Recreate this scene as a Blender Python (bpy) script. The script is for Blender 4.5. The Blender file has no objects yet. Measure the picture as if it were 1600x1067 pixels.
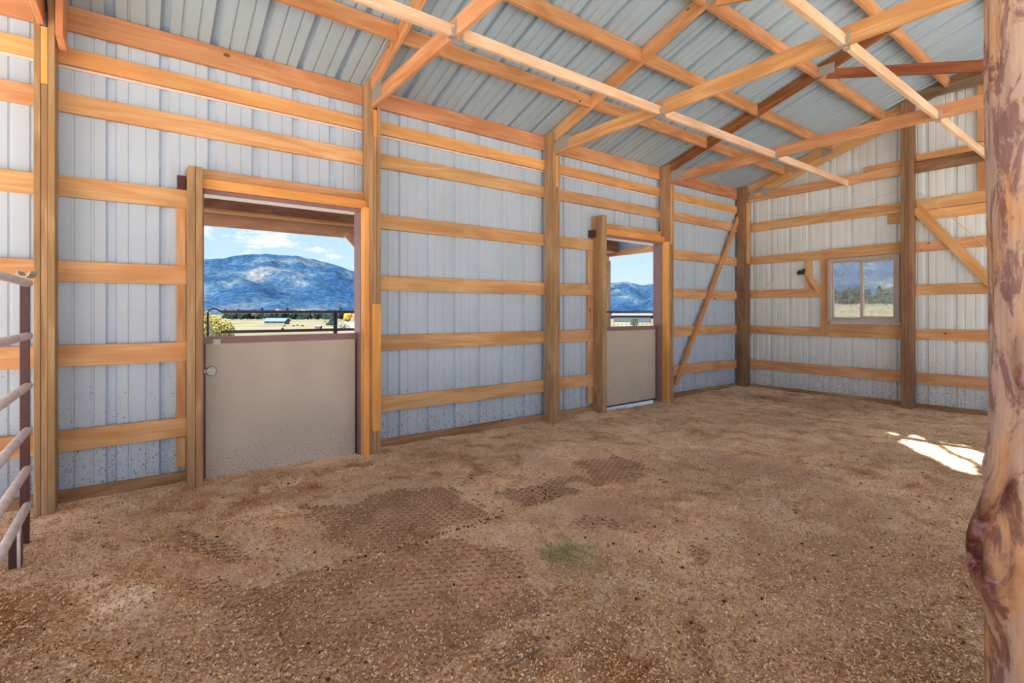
import bpy, bmesh, math, random
import numpy as np
from mathutils import Vector, Matrix, Euler, noise as mn
R = math.radians
rnd = random.Random(7)
rng = np.random.default_rng(5)
scn = bpy.context.scene
COL = scn.collection

# ------------------------------------------------------------------ camera, sky, sun, exposure
CX, CH, YAW, FPX, HY = 5.0, 1.45, R(53.057), 786.4, 487.4
cam = bpy.data.cameras.new('camera'); cam_o = bpy.data.objects.new('camera', cam); COL.objects.link(cam_o)
cam_o.location = (CX, 0, CH); cam_o.rotation_euler = (R(90), 0, YAW)
cam.sensor_width = 36; cam.lens = FPX / 1600 * 36; cam.shift_y = -(533.5 - HY) / 1600
cam.clip_end = 30000; cam.clip_start = 0.05
scn.camera = cam_o
scn.view_settings.view_transform = 'Standard'; scn.view_settings.look = 'None'
scn.view_settings.gamma = 1; scn.view_settings.use_curve_mapping = False
scn.view_settings.exposure = 0.55
SUN_E, SUN_STR = R(45), 16.0
sun_h = Vector((.654, -.756))
SD = Vector((sun_h.x * math.cos(SUN_E), sun_h.y * math.cos(SUN_E), math.sin(SUN_E)))   # towards the sun
sl = bpy.data.lights.new('sun', 'SUN'); sl.energy = SUN_STR; sl.angle = R(.6); sl.color = (1, .95, .87)
so = bpy.data.objects.new('sun', sl); COL.objects.link(so); so.rotation_euler = SD.to_track_quat('Z', 'Y').to_euler()
so.location = (20, -20, 20)

w = bpy.data.worlds.new('sky'); scn.world = w; w.use_nodes = True
nt = w.node_tree; N = nt.nodes; Lk = nt.links; N.clear()
out = N.new('ShaderNodeOutputWorld'); bg = N.new('ShaderNodeBackground'); Lk.new(bg.outputs[0], out.inputs[0])
bg.inputs[1].default_value = 0.74
tc = N.new('ShaderNodeTexCoord'); sep = N.new('ShaderNodeSeparateXYZ'); Lk.new(tc.outputs['Generated'], sep.inputs[0])
cr = N.new('ShaderNodeValToRGB'); Lk.new(sep.outputs[2], cr.inputs[0])
cr.color_ramp.elements[0].position = 0.0; cr.color_ramp.elements[0].color = (.74, .90, 1.0, 1)
cr.color_ramp.elements[1].position = 1.0; cr.color_ramp.elements[1].color = (.18, .38, .80, 1)
e = cr.color_ramp.elements.new(.12); e.color = (.55, .78, .98, 1)
e = cr.color_ramp.elements.new(.3); e.color = (.34, .60, .95, 1)
mp = N.new('ShaderNodeMapping'); mp.inputs['Scale'].default_value = (1, 1, 3.2); mp.inputs['Location'].default_value = (.32, .1, .05)
Lk.new(tc.outputs['Generated'], mp.inputs[0])
nz = N.new('ShaderNodeTexNoise'); nz.inputs['Scale'].default_value = 5.5; nz.inputs['Detail'].default_value = 8; nz.inputs['Roughness'].default_value = .6
Lk.new(mp.outputs[0], nz.inputs[0])
c2 = N.new('ShaderNodeValToRGB'); Lk.new(nz.outputs[0], c2.inputs[0])
c2.color_ramp.elements[0].position = .565; c2.color_ramp.elements[0].color = (0, 0, 0, 1)
c2.color_ramp.elements[1].position = .66; c2.color_ramp.elements[1].color = (1, 1, 1, 1)
mx = N.new('ShaderNodeMixRGB'); Lk.new(c2.outputs[0], mx.inputs[0]); Lk.new(cr.outputs[0], mx.inputs[1]); mx.inputs[2].default_value = (1.15, 1.15, 1.17, 1)
Lk.new(mx.outputs[0], bg.inputs[0])

# ------------------------------------------------------------------ helpers: materials
def lin(c):
    return tuple(((v / 255) / 12.92 if v / 255 <= .04045 else (((v / 255) + .055) / 1.055) ** 2.4) for v in c) + (1,)
def newmat(name, rough=.7, spec=.3, metal=0):
    m = bpy.data.materials.new(name); m.use_nodes = True
    b = m.node_tree.nodes['Principled BSDF']
    b.inputs['Roughness'].default_value = rough
    b.inputs['Specular IOR Level'].default_value = spec
    b.inputs['Metallic'].default_value = metal
    return m, m.node_tree.nodes, m.node_tree.links, b
def ramp(n, stops):
    r = n.new('ShaderNodeValToRGB'); el = r.color_ramp.elements
    while len(el) < len(stops): el.new(.5)
    for i, (p, c) in enumerate(stops): el[i].position = p; el[i].color = c if len(c) == 4 else tuple(c) + (1,)
    return r
def g(v): return (v, v, v, 1)
def nnoise(n, l, vec, scale, detail=4, rough=.55, dist=0, mscale=None):
    if mscale:
        m = n.new('ShaderNodeMapping'); m.inputs['Scale'].default_value = mscale; l.new(vec, m.inputs[0]); vec = m.outputs[0]
    t = n.new('ShaderNodeTexNoise'); t.inputs['Scale'].default_value = scale; t.inputs['Detail'].default_value = detail
    t.inputs['Roughness'].default_value = rough; t.inputs['Distortion'].default_value = dist; l.new(vec, t.inputs[0]); return t.outputs[0]
def mix(n, l, f, a, b, mode='MIX'):
    m = n.new('ShaderNodeMixRGB'); m.blend_type = mode
    for i, v in ((0, f), (1, a), (2, b)):
        if isinstance(v, (int, float)): m.inputs[i].default_value = v
        elif isinstance(v, tuple): m.inputs[i].default_value = v
        else: l.new(v, m.inputs[i])
    return m.outputs[0]
def bump(n, l, b, h, strength, dist=.01):
    bp = n.new('ShaderNodeBump'); bp.inputs['Strength'].default_value = strength; bp.inputs['Distance'].default_value = dist
    l.new(h, bp.inputs['Height']); l.new(bp.outputs[0], b.inputs['Normal'])

def wood(name, light, dark, knot=(120, 66, 38), rough=.7, var=.22, grain=1.0):
    m, n, l, b = newmat(name, rough, .25)
    tc = n.new('ShaderNodeTexCoord'); oi = n.new('ShaderNodeObjectInfo')
    sc = n.new('ShaderNodeVectorMath'); sc.operation = 'SCALE'; sc.inputs[0].default_value = (37, 23, 11); l.new(oi.outputs['Random'], sc.inputs['Scale'])
    ad = n.new('ShaderNodeVectorMath'); ad.operation = 'ADD'; l.new(tc.outputs['Object'], ad.inputs[0]); l.new(sc.outputs[0], ad.inputs[1])
    v = ad.outputs[0]
    # broad figure: contour bands of a stretched noise
    f = nnoise(n, l, v, 1, 2, .4, .6, (.9, 7, 7))
    mu = n.new('ShaderNodeMath'); mu.operation = 'MULTIPLY'; mu.inputs[1].default_value = 22; l.new(f, mu.inputs[0])
    si = n.new('ShaderNodeMath'); si.operation = 'SINE'; l.new(mu.outputs[0], si.inputs[0])
    ra = ramp(n, [(.0, g(0)), (1, g(1))]); 
    mr = n.new('ShaderNodeMapRange'); mr.inputs[1].default_value = -1; l.new(si.outputs[0], mr.inputs[0])
    fine = nnoise(n, l, v, 1, 5, .6, .2, (3, 90, 90))
    patch = nnoise(n, l, v, 1.1, 2, .5, 0, (1, 3, 3))
    col = mix(n, l, mr.outputs[0], lin(light), mix(n, l, .8, lin(light), lin(dark)))
    fr = ramp(n, [(.35, g(0)), (.7, g(1))]); l.new(fine, fr.inputs[0])
    col = mix(n, l, mix(n, l, .8 * grain, g(0), fr.outputs[0]), col, lin(dark))
    pr = ramp(n, [(.3, g(.82)), (.7, g(1.1))]); l.new(patch, pr.inputs[0])
    col = mix(n, l, 1.0, col, pr.outputs[0], 'MULTIPLY')
    # knots
    mpk = n.new('ShaderNodeMapping'); mpk.inputs['Scale'].default_value = (.62, 1, 0); l.new(v, mpk.inputs[0])
    vo = n.new('ShaderNodeTexVoronoi'); vo.inputs['Scale'].default_value = 3.1; l.new(mpk.outputs[0], vo.inputs['Vector'])
    kr = ramp(n, [(.012, g(1)), (.03, g(.75)), (.045, g(1)), (.06, g(0))]); l.new(vo.outputs['Distance'], kr.inputs[0])
    col = mix(n, l, kr.outputs[0], col, lin(knot))
    hs = n.new('ShaderNodeHueSaturation'); l.new(col, hs.inputs['Color'])
    m1 = n.new('ShaderNodeMapRange'); m1.inputs[3].default_value = 1 - var; m1.inputs[4].default_value = 1 + var * .6; l.new(oi.outputs['Random'], m1.inputs[0]); l.new(m1.outputs[0], hs.inputs['Value'])
    wn = n.new('ShaderNodeTexWhiteNoise'); wn.noise_dimensions = '1D'; l.new(oi.outputs['Random'], wn.inputs['W'])
    m2 = n.new('ShaderNodeMapRange'); m2.inputs[3].default_value = .489; m2.inputs[4].default_value = .505; l.new(wn.outputs[0], m2.inputs[0]); l.new(m2.outputs[0], hs.inputs['Hue'])
    l.new(hs.outputs[0], b.inputs['Base Color'])
    bump(n, l, b, fr.outputs[0], .25, .002)
    return m
def plain(name, c, rough=.6, spec=.3, metal=0, var=.08, scale=8, dirt=None):
    m, n, l, b = newmat(name, rough, spec, metal)
    tc = n.new('ShaderNodeTexCoord'); v = tc.outputs['Object']
    a = nnoise(n, l, v, scale, 5, .6)
    r = ramp(n, [(.3, g(1 - var)), (.7, g(1 + var))]); l.new(a, r.inputs[0])
    col = mix(n, l, 1.0, lin(c), r.outputs[0], 'MULTIPLY')
    if dirt:
        d = nnoise(n, l, v, scale * 4, 6, .7); dr = ramp(n, [(.58, g(0)), (.72, g(1))]); l.new(d, dr.inputs[0])
        col = mix(n, l, dr.outputs[0], col, lin(dirt))
    l.new(col, b.inputs['Base Color']); bump(n, l, b, a, .15, .003)
    return m

def metal_sheet(name, c, rough, spec, splat=True):
    m, n, l, b = newmat(name, rough, spec, .0)
    ge = n.new('ShaderNodeNewGeometry'); v = ge.outputs['Position']
    a = nnoise(n, l, v, 1.3, 4, .6)
    r = ramp(n, [(.3, g(.93)), (.7, g(1.04))]); l.new(a, r.inputs[0])
    col = mix(n, l, 1.0, lin(c), r.outputs[0], 'MULTIPLY')
    if splat:   # mud splashes thicken towards the ground
        sp = n.new('ShaderNodeSeparateXYZ'); l.new(v, sp.inputs[0])
        hr = n.new('ShaderNodeMapRange'); hr.inputs[1].default_value = 0; hr.inputs[2].default_value = 1.5; hr.inputs[3].default_value = .16; hr.inputs[4].default_value = 0; l.new(sp.outputs[2], hr.inputs[0])
        d = nnoise(n, l, v, 55, 3, .6)
        ad = n.new('ShaderNodeMath'); ad.operation = 'ADD'; l.new(d, ad.inputs[0]); l.new(hr.outputs[0], ad.inputs[1])
        dr = ramp(n, [(.715, g(0)), (.78, g(.8))]); l.new(ad.outputs[0], dr.inputs[0])
        col = mix(n, l, dr.outputs[0], col, lin((112, 100, 86)))
        d2 = nnoise(n, l, v, 5, 5, .7, 0); h2 = n.new('ShaderNodeMapRange'); h2.inputs[1].default_value = .1; h2.inputs[2].default_value = .9; h2.inputs[3].default_value = .35; h2.inputs[4].default_value = 0; l.new(sp.outputs[2], h2.inputs[0])
        mm = n.new('ShaderNodeMath'); mm.operation = 'MULTIPLY'; l.new(d2, mm.inputs[0]); l.new(h2.outputs[0], mm.inputs[1])
        col = mix(n, l, mm.outputs[0], col, lin((150, 135, 112)))
    l.new(col, b.inputs['Base Color'])
    return m

M = {}
M['girt'] = wood('girt_wood', (236, 200, 154), (214, 160, 110), var=.10)
M['girt_b'] = wood('yellow_pine', (246, 202, 146), (228, 168, 108), var=.08)
M['eave'] = wood('red_fir', (228, 176, 134), (206, 142, 100), var=.08)
M['post'] = wood('treated_post', (204, 174, 136), (166, 132, 96), var=.08)
M['postd'] = wood('dark_treated_post', (174, 142, 112), (136, 104, 78), var=.08)
M['truss'] = wood('truss_wood', (234, 186, 138), (206, 148, 98), var=.10)
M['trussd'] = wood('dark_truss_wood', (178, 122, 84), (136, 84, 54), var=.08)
M['brace'] = wood('pale_brace_wood', (250, 226, 202), (230, 192, 158), var=.05)
M['pale'] = wood('pale_filler_wood', (250, 190, 120), (236, 164, 90), var=.05)
M['grey'] = wood('weathered_wood', (150, 128, 106), (112, 92, 74), var=.05)
M['skirt'] = wood('skirt_wood', (196, 160, 122), (154, 116, 82), var=.10)
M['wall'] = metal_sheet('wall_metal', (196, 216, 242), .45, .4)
M['wallb'] = metal_sheet('lit_end_wall_metal', (232, 243, 252), .45, .4)  # paler copy of the wall metal: brighter light put into the colour
M['roof'] = metal_sheet('roof_metal', (172, 199, 222), .27, .6, False)
M['galv'] = plain('galvanised_plate', (186, 188, 188), .45, .5, .5, .2, 60)
M['mauve'] = plain('mauve_trim', (150, 118, 122), .4, .4, 0, .06, 6)
M['maroon'] = plain('maroon_steel', (84, 48, 52), .38, .5, 0, .15, 10)
M['whitetrim'] = plain('white_trim', (232, 222, 224), .5, .3)
M['galvpipe'] = plain('grey_painted_pipe', (240, 236, 242), .45, .4, 0, .16, 14, (150, 138, 130))
M['dark'] = plain('dark_iron', (60, 55, 55), .6, .3)
M['taupe'] = plain('taupe_vinyl', (196, 184, 180), .5, .3, 0, .04)
M['cream'] = plain('wire_cream', (232, 206, 170), .6, .2)
M['clear'] = plain('plastic_clip', (205, 212, 205), .3, .4)

# door leaf: dusty panel with splashes low down
m, n, l, b = newmat('door_sheet', .55, .25); M['leaf'] = m
ge = n.new('ShaderNodeNewGeometry'); v = ge.outputs['Position']; sp = n.new('ShaderNodeSeparateXYZ'); l.new(v, sp.inputs[0])
hr = n.new('ShaderNodeMapRange'); hr.inputs[1].default_value = 0; hr.inputs[2].default_value = .95; hr.inputs[3].default_value = .10; hr.inputs[4].default_value = -.03; l.new(sp.outputs[2], hr.inputs[0])
d = nnoise(n, l, v, 60, 4, .65); ad = n.new('ShaderNodeMath'); l.new(d, ad.inputs[0]); l.new(hr.outputs[0], ad.inputs[1])
dr = ramp(n, [(.66, g(0)), (.72, g(1))]); l.new(ad.outputs[0], dr.inputs[0])
dd = nnoise(n, l, v, 2.2, 5, .6); r2 = ramp(n, [(.3, g(.9)), (.7, g(1.04))]); l.new(dd, r2.inputs[0])
col = mix(n, l, 1., lin((206, 198, 190)), r2.outputs[0], 'MULTIPLY')
l.new(mix(n, l, dr.outputs[0], col, lin((140, 122, 100))), b.inputs['Base Color'])

# glass: real pane with dust
m, n, l, b = newmat('dusty_glass', .02, .5); M['glass'] = m
o_ = n['Material Output']; tr = n.new('ShaderNodeBsdfTransparent'); gl = n.new('ShaderNodeBsdfGlossy'); gl.inputs['Roughness'].default_value = .03
df = n.new('ShaderNodeBsdfDiffuse'); df.inputs[0].default_value = lin((225, 232, 228)); tc = n.new('ShaderNodeTexCoord')
ms = n.new('ShaderNodeMixShader'); ms.inputs[0].default_value = .04; l.new(tr.outputs[0], ms.inputs[1]); l.new(gl.outputs[0], ms.inputs[2])
a = nnoise(n, l, tc.outputs['Object'], 14, 6, .7, .5); rr = ramp(n, [(.40, g(.12)), (.75, g(.5))]); l.new(a, rr.inputs[0])
m2 = n.new('ShaderNodeMixShader'); l.new(rr.outputs[0], m2.inputs[0]); l.new(ms.outputs[0], m2.inputs[1]); l.new(df.outputs[0], m2.inputs[2]); l.new(m2.outputs[0], o_.inputs[0])

# ------------------------------------------------------------------ helpers: objects
def tag(o, label=None, cat=None, group=None, kind=None):
    if label: o['label'] = label
    if cat: o['category'] = cat
    if group: o['group'] = group
    if kind: o['kind'] = kind
    return o
def empty(name, loc=(0, 0, 0)):
    o = bpy.data.objects.new(name, None); o.location = loc; o.empty_display_size = .1; COL.objects.link(o); return o
def wpos(p):
    v = Vector((0, 0, 0))
    while p is not None: v += p.location; p = p.parent
    return v
def put(name, me, mat, parent=None, loc=(0, 0, 0), rot=None):
    o = bpy.data.objects.new(name, me); COL.objects.link(o)
    if mat is not None and len(me.materials) == 0:
        for mm in (mat if isinstance(mat, (list, tuple)) else [mat]): me.materials.append(mm)
    loc = Vector(loc)
    if parent is not None:
        o.parent = parent
        if any(abs(a_) > 1e-6 for a_ in parent.rotation_euler):
            o.matrix_parent_inverse = (Matrix.Translation(wpos(parent)) @ parent.rotation_euler.to_matrix().to_4x4()).inverted()
        else: loc = loc - wpos(parent)
    o.location = loc
    if rot is not None: o.rotation_euler = rot
    return o
def mesh(name, vs, fs, smooth=False):
    me = bpy.data.meshes.new(name); me.from_pydata([tuple(v) for v in vs], [], fs)
    if smooth: me.polygons.foreach_set('use_smooth', [True] * len(me.polygons))
    me.update(); return me
def board(name, p0, p1, wdir, W, T, mat, parent=None, ch=.003, skew0=0, skew1=0, bow=0):
    """timber from p0 to p1 (centre line); wdir: direction of the width W; T thickness; skew: end cut offset along length across width"""
    p0 = Vector(p0); p1 = Vector(p1); X = (p1 - p0); Ln = X.length; X.normalize()
    Y = Vector(wdir); Y = (Y - X * Y.dot(X)).normalized(); Z = X.cross(Y)
    h, t = W / 2, T / 2
    prof = [(-h + ch, -t), (h - ch, -t), (h, -t + ch), (h, t - ch), (h - ch, t), (-h + ch, t), (-h, t - ch), (-h, -t + ch)]
    ns = 1 if not bow else 6
    vs = []; fs = []
    for i in range(ns + 1):
        u = i / ns
        for (y, z) in prof:
            sk = (skew0 * (1 - u) + skew1 * u) * (y / h)
            vs.append((-Ln / 2 + u * Ln + sk, y + bow * math.sin(math.pi * u), z))
        if i:
            a, c = (i - 1) * 8, i * 8
            for k in range(8): fs.append((a + k, c + k, c + (k + 1) % 8, a + (k + 1) % 8))
    fs.append(tuple(range(8))); fs.append(tuple(ns * 8 + k for k in reversed(range(8))))
    fs = [tuple(reversed(f)) for f in fs]
    me = mesh(name, vs, fs)
    rot = Matrix((X, Y, Z)).transposed().to_euler()
    return put(name, me, mat, parent, (p0 + p1) / 2, rot)
def box(name, lo, hi, mat, parent=None, ch=.003):
    """axis-aligned piece, local X along its longest side"""
    lo = Vector(lo); hi = Vector(hi); d = hi - lo; c = (lo + hi) / 2
    ax = sorted(range(3), key=lambda i: -d[i])
    A = Vector([1 if i == ax[0] else 0 for i in range(3)]); B = Vector([1 if i == ax[1] else 0 for i in range(3)])
    return board(name, c - A * d[ax[0]] / 2, c + A * d[ax[0]] / 2, B, d[ax[1]], d[ax[2]], mat, parent, min(ch, d[ax[2]] * .3))
def tube(name, pts, r, mat, parent=None, seg=10, cap=True, smooth=True):
    pts = [Vector(p) for p in pts]; vs = []; fs = []
    c = sum(pts, Vector()) / len(pts)
    prev = None
    for i, p in enumerate(pts):
        t = (pts[min(i + 1, len(pts) - 1)] - pts[max(i - 1, 0)]).normalized()
        if prev is None: a = t.orthogonal().normalized()
        else: a = (prev - t * prev.dot(t)).normalized()
        prev = a; bb = t.cross(a); rr = r[i] if isinstance(r, (list, tuple)) else r
        for k in range(seg):
            an = 2 * math.pi * k / seg; vs.append(p - c + a * math.cos(an) * rr + bb * math.sin(an) * rr)
        if i:
            for k in range(seg): fs.append(((i - 1) * seg + k, (i - 1) * seg + (k + 1) % seg, i * seg + (k + 1) % seg, i * seg + k))
    if cap: fs.append(tuple(reversed(range(seg)))); fs.append(tuple((len(pts) - 1) * seg + k for k in range(seg)))
    return put(name, mesh(name, vs, fs, smooth), mat, parent, c)
def blob(rad, seg=2, seed=0, amp=.25, sc=(1, 1, 1), freq=1.5):
    bm = bmesh.new(); bmesh.ops.create_icosphere(bm, subdivisions=seg, radius=1)
    for v in bm.verts:
        q = v.co * freq + Vector((seed * 3.1, seed * 1.7, seed)); k = 1 + amp * mn.noise(q) * 2
        v.co = Vector((v.co.x * sc[0], v.co.y * sc[1], v.co.z * sc[2])) * rad * k
    me = bpy.data.meshes.new('blob'); bm.to_mesh(me); bm.free(); return me

# ribbed sheet ------------------------------------------------------
SP = .342
def rib_profile(a0, a1, anchor, sp, off=True):
    """list of (a, depth) along a between a0..a1; depth = how far the sheet bulges outwards"""
    pts = [(a0, None), (a1, None)]
    k0 = math.floor((a0 - anchor) / sp) - 1; k1 = math.ceil((a1 - anchor) / sp) + 1
    prof = []
    for k in range(k0, k1 + 1):
        c = anchor + k * sp
        prof += [(c - .036, 0), (c - .022, .028), (c + .022, .028), (c + .036, 0)]
        for q in (1 / 3, 2 / 3):
            d = c + sp * q
            prof += [(d - .012, 0), (d - .005, .008), (d + .005, .008), (d + .012, 0)]
    prof.sort()
    xs = [p[0] for p in prof]; ys = [p[1] for p in prof]
    f = lambda a: float(np.interp(a, xs, ys))
    res = [(a0, f(a0))] + [p for p in prof if a0 < p[0] < a1] + [(a1, f(a1))]
    return res
def sheet(parent, prof, fn, rects, mat, name='metal_panel'):
    """prof [(a,depth)], fn(a,b,depth)->world; rects list of (b0fn,b1fn,a-range) ; built with 1.2 mm thickness"""
    vs = []; fs = []
    for (ra0, ra1, b0, b1) in rects:
        pr = [p for p in prof if ra0 - 1e-6 <= p[0] <= ra1 + 1e-6]
        if len(pr) < 2: continue
        base = len(vs)
        for (a, d) in pr:
            z0 = b0(a) if callable(b0) else b0; z1 = b1(a) if callable(b1) else b1
            vs += [fn(a, z0, d), fn(a, z1, d), fn(a, z0, d + .0012), fn(a, z1, d + .0012)]
        for i in range(len(pr) - 1):
            p = base + i * 4; q = p + 4
            fs += [(p, q, q + 1, p + 1), (p + 2, p + 3, q + 3, q + 2), (p, p + 2, q + 2, q), (p + 1, q + 1, q + 3, p + 3)]
    if not fs: return None
    c = sum((Vector(v) for v in vs), Vector()) / len(vs)
    return put(name, mesh(name, [Vector(v) - c for v in vs], fs), mat, parent, c)

# ================================================================== THE SETTING
Y0, Y1 = -5.2, 9.2          # barn length, unseen front end stretched to block the sun
WID = 9.14; SL = .32; EZ = 3.75
def roofz(x): return EZ + SL * min(x, WID - x)

ROWS = [(2.9475, .148), (2.312, .154), (1.677, .158), (1.041, .162), (.4055, .16)]
wl = tag(empty('wall_left', (0, 0, 0)), kind='structure')
# door openings in the left wall: (y0,y1,z0,z1)
D1 = (.455, 1.862, -.2, 2.50); D2 = (5.28, 6.70, -.2, 2.58)
pan = 3 * SP
anchor = -.139
k = 0; a = anchor - pan * 7 + .03
while a < Y1 + .04:
    a0, a1 = max(a, Y0), min(a + pan, Y1 + .04)
    if a1 > a0:
        cuts = sorted({a0, a1} | {c for c in (D1[0] - .03, D1[1] - .04, D2[0] - .03, D2[1] - .04) if a0 < c < a1})
        prof = rib_profile(a0, a1, anchor, SP)
        extra = [(c, float(np.interp(c, [p[0] for p in prof], [p[1] for p in prof]))) for c in cuts]
        prof = sorted(prof + extra)
        rects = []
        for i in range(len(cuts) - 1):
            mid = (cuts[i] + cuts[i + 1]) / 2; z0 = -.02
            for D in (D1, D2):
                if D[0] - .03 < mid < D[1] - .04: z0 = D[3] - .01
            rects.append((cuts[i], cuts[i + 1], z0, EZ - .012))
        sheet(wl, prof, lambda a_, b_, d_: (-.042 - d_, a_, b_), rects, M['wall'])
    a += pan
POSTS = [-.56, 1.863, 4.287, 6.705, 9.02]
PW = .114
def spans(y0, y1, gaps):
    s = [(y0, y1)]
    for g0, g1 in gaps:
        ns = []
        for p, q in s:
            if g1 <= p or g0 >= q: ns.append((p, q)); continue
            if g0 > p: ns.append((p, g0))
            if g1 < q: ns.append((g1, q))
        s = ns
    return s
bays = [(Y0, POSTS[0])] + [(POSTS[i] + PW, POSTS[i + 1]) for i in range(4)]
for bi, (b0, b1) in enumerate(bays):
    j = rnd.uniform(-.003, .003)
    box('eave_board', (-.04, b0, 3.56 + j), (0, b1, 3.745), M['eave'], wl)
    box('girt', (-.04, b0, 3.30 + j), (.004, b1, 3.428 + j), M['girt_b'], wl)
    box('white_strip', (-.04, b0, 3.278), (-.022, b1, 3.297), M['whitetrim'], wl, .001)
    for ri, (z, h) in enumerate(ROWS):
        gaps = []
        if ri >= 1:
            gaps = [(.352, 1.863), (5.20, 6.705)]
        for (p, q) in spans(b0, b1, gaps):
            jj = rnd.uniform(-.006, .006)
            board('girt', (-.02, p, z + h / 2 + jj), (-.02, q, z + h / 2 + rnd.uniform(-.006, .006)), (0, 0, 1), h, .04 + rnd.uniform(0, .003), M['girt'], wl, bow=rnd.choice([0, 0, -.005, .006]))
    for (p, q) in spans(b0, b1, [(.352, 1.863), (5.20, 6.705)]):
        box('skirt_board', (-.04, p, -.12), (.0, q, .118), M['skirt'], wl)
# studs beside the door openings, between girts
for (ya, yb) in ((.285, .35), (5.10, 5.198)):
    for i in range(4):
        zt = ROWS[i + 1][0] if i < 4 else 0
        top = ROWS[i + 1][0]; 
        bot = (ROWS[i + 2][0] + ROWS[i + 2][1]) if i + 2 < 5 else .16
        box('stud', (-.038, ya, bot), (-.002, yb, top), M['girt'], wl)

# posts -------------------------------------------------------------
def post(y, x0, x1, ztop, label, plies=3, pw=PW, mats=None, filler=None, z0=-.15):
    t = tag(empty('laminated_post', (x1 / 2, y + pw / 2, 0)), label, 'post', None)
    tk = pw / plies
    for i in range(plies):
        mt = (mats or [M['post']] * plies)[i]
        ya, yb = y + i * tk + .0008, y + (i + 1) * tk - .0008
        dx = [0, -.004, .001][i % 3]
        zt = ztop
        if filler and i == 1:
            box('ply', (x0, ya, z0), (x1 + dx, yb, filler[0] - .002), mt, t)
            f = box('filler_block', (x0, ya, filler[0]), (x1 + .002, yb, filler[1]), M['pale'], t); f['label'] = 'paler filler block in the post top'
        else: box('ply', (x0, ya, z0), (x1 + dx, yb, zt), mt, t)
    return t
post(POSTS[0], 0, .184, 3.76, 'three-ply wooden post at far left, behind the end of the pipe gate', filler=(3.06, 3.46))
post(POSTS[1], 0, .184, 3.76, 'three-ply wooden post on the right side of the large half-door nearest the camera', filler=(3.19, 3.46))
post(POSTS[2], 0, .184, 3.76, 'three-ply wooden post in mid wall between the two half-doors', mats=[M['post'], M['post'], M['post']], filler=(3.06, 3.46))
post(POSTS[3], 0, .184, 3.76, 'three-ply wooden post on the right side of the smaller far half-door', filler=(2.51, 3.46))
cp = post(POSTS[4], 0, .17, 3.76, 'dark wooden corner post where the side wall meets the end wall', mats=[M['postd']] * 3, pw=.15)
f = box('nailed_board', (.172, 9.04, 2.34), (.206, 9.12, 3.46), M['truss'], cp); f['label'] = 'paler board nailed to the post top'
st = tag(box('batten', (.186, 1.884, .275), (.222, 1.965, 1.53), M['pale']), 'short pale batten nailed upright on the post right of the near half-door', 'batten')

# doors -------------------------------------------------------------
def dutch_door(nm, y0, y1, ztop, zhead, leafz, npl, xl):
    d = tag(empty(nm, (0, (y0 + y1) / 2, 0)), kind='structure')
    # jamb post on the left
    pw = .104 if npl == 3 else .082
    for i in range(2):
        ya = y0 - pw + i * pw / 2
        box('jamb_ply', (-.04, ya + .001, -.12), (.184 - .003 * i, ya + pw / 2 - .001, zhead), M['post'], d)
    # header boards
    box('header_board', (-.04, y0, ztop + .07), (.03, y1 + .0, ztop + .165), M['girt'], d)
    box('header_board', (-.02, y0, ztop - .015), (.10, y1 + .0, ztop + .072), M['pale'], d)
    # right side trims
    t = box('jamb_stud', (.09, y1 - .055, -.1), (.188, y1 - .002, ztop - .017), M['pale'], d)
    c = box('door_frame', (-.08, y1 - .062, -.1), (.088, y1 - .006, ztop - .015), M['mauve'], d); c['label'] = 'mauve steel frame side'
    box('door_frame', (-.08, y0 + .001, -.1), (.07, y0 + .018, ztop - .015), M['mauve'], d)
    box('door_frame', (-.08, y0 + .018, ztop - .055), (.085, y1 - .062, ztop - .016), M['mauve'], d)
    # half-door leaf
    a, b2 = y0 + .024, y1 - .066
    z0, z1 = leafz
    lf = box('door_leaf', (xl - .035, a + .012, z0 + .02), (xl, b2 - .012, z1 - .012), M['leaf'], d)
    for nm2, lo, hi, mt in (('edge_trim', (xl - .045, a, z1 - .012), (xl + .004, b2, z1 + .048), 'mauve'), ('edge_trim', (xl - .045, a, z0), (xl + .006, b2, z0 + .022), 'maroon'),
                            ('edge_trim', (xl - .045, a, z0 + .022), (xl + .005, a + .012, z1 - .012), 'maroon'), ('edge_trim', (xl - .045, b2 - .014, z0 + .022), (xl + .005, b2, z1 - .012), 'maroon')):
        box(nm2, lo, hi, M[mt], d, .001)
    return d
d1 = dutch_door('door_1', .455, 1.863, 2.495, 2.635, (-.02, 1.19), 3, .0)
d2 = dutch_door('door_2', 5.28, 6.705, 2.565, 2.80, (.06, 1.185), 2, -.02)
# latch pad, clip and track stop on door 1
bm = bmesh.new(); bmesh.ops.create_cone(bm, cap_ends=True, segments=20, radius1=.044, radius2=.036, depth=.02)
bmesh.ops.rotate(bm, verts=bm.verts, matrix=Matrix.Rotation(R(90), 3, 'Y')); me = bpy.data.meshes.new('latch_pad'); bm.to_mesh(me); bm.free()
o = put('latch_pad', me, M['galv'], d1, (.012, .532, .945)); o['label'] = 'round grey latch pad'
box('latch_bar', (.002, .472, .93), (.012, .50, .96), M['galv'], d1)
o = box('plastic_clip', (.004, .545, 1.165), (.014, .60, 1.215), M['clear'], d1); o['label'] = 'clear plastic clip over the top edge'
o = box('track_stop', (-.03, .288, 2.47), (.05, .345, 2.575), M['maroon'], d1); o['label'] = 'maroon steel track end'
o = box('track_stop', (-.03, 5.13, 2.50), (.05, 5.195, 2.60), M['maroon'], d2)

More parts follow.
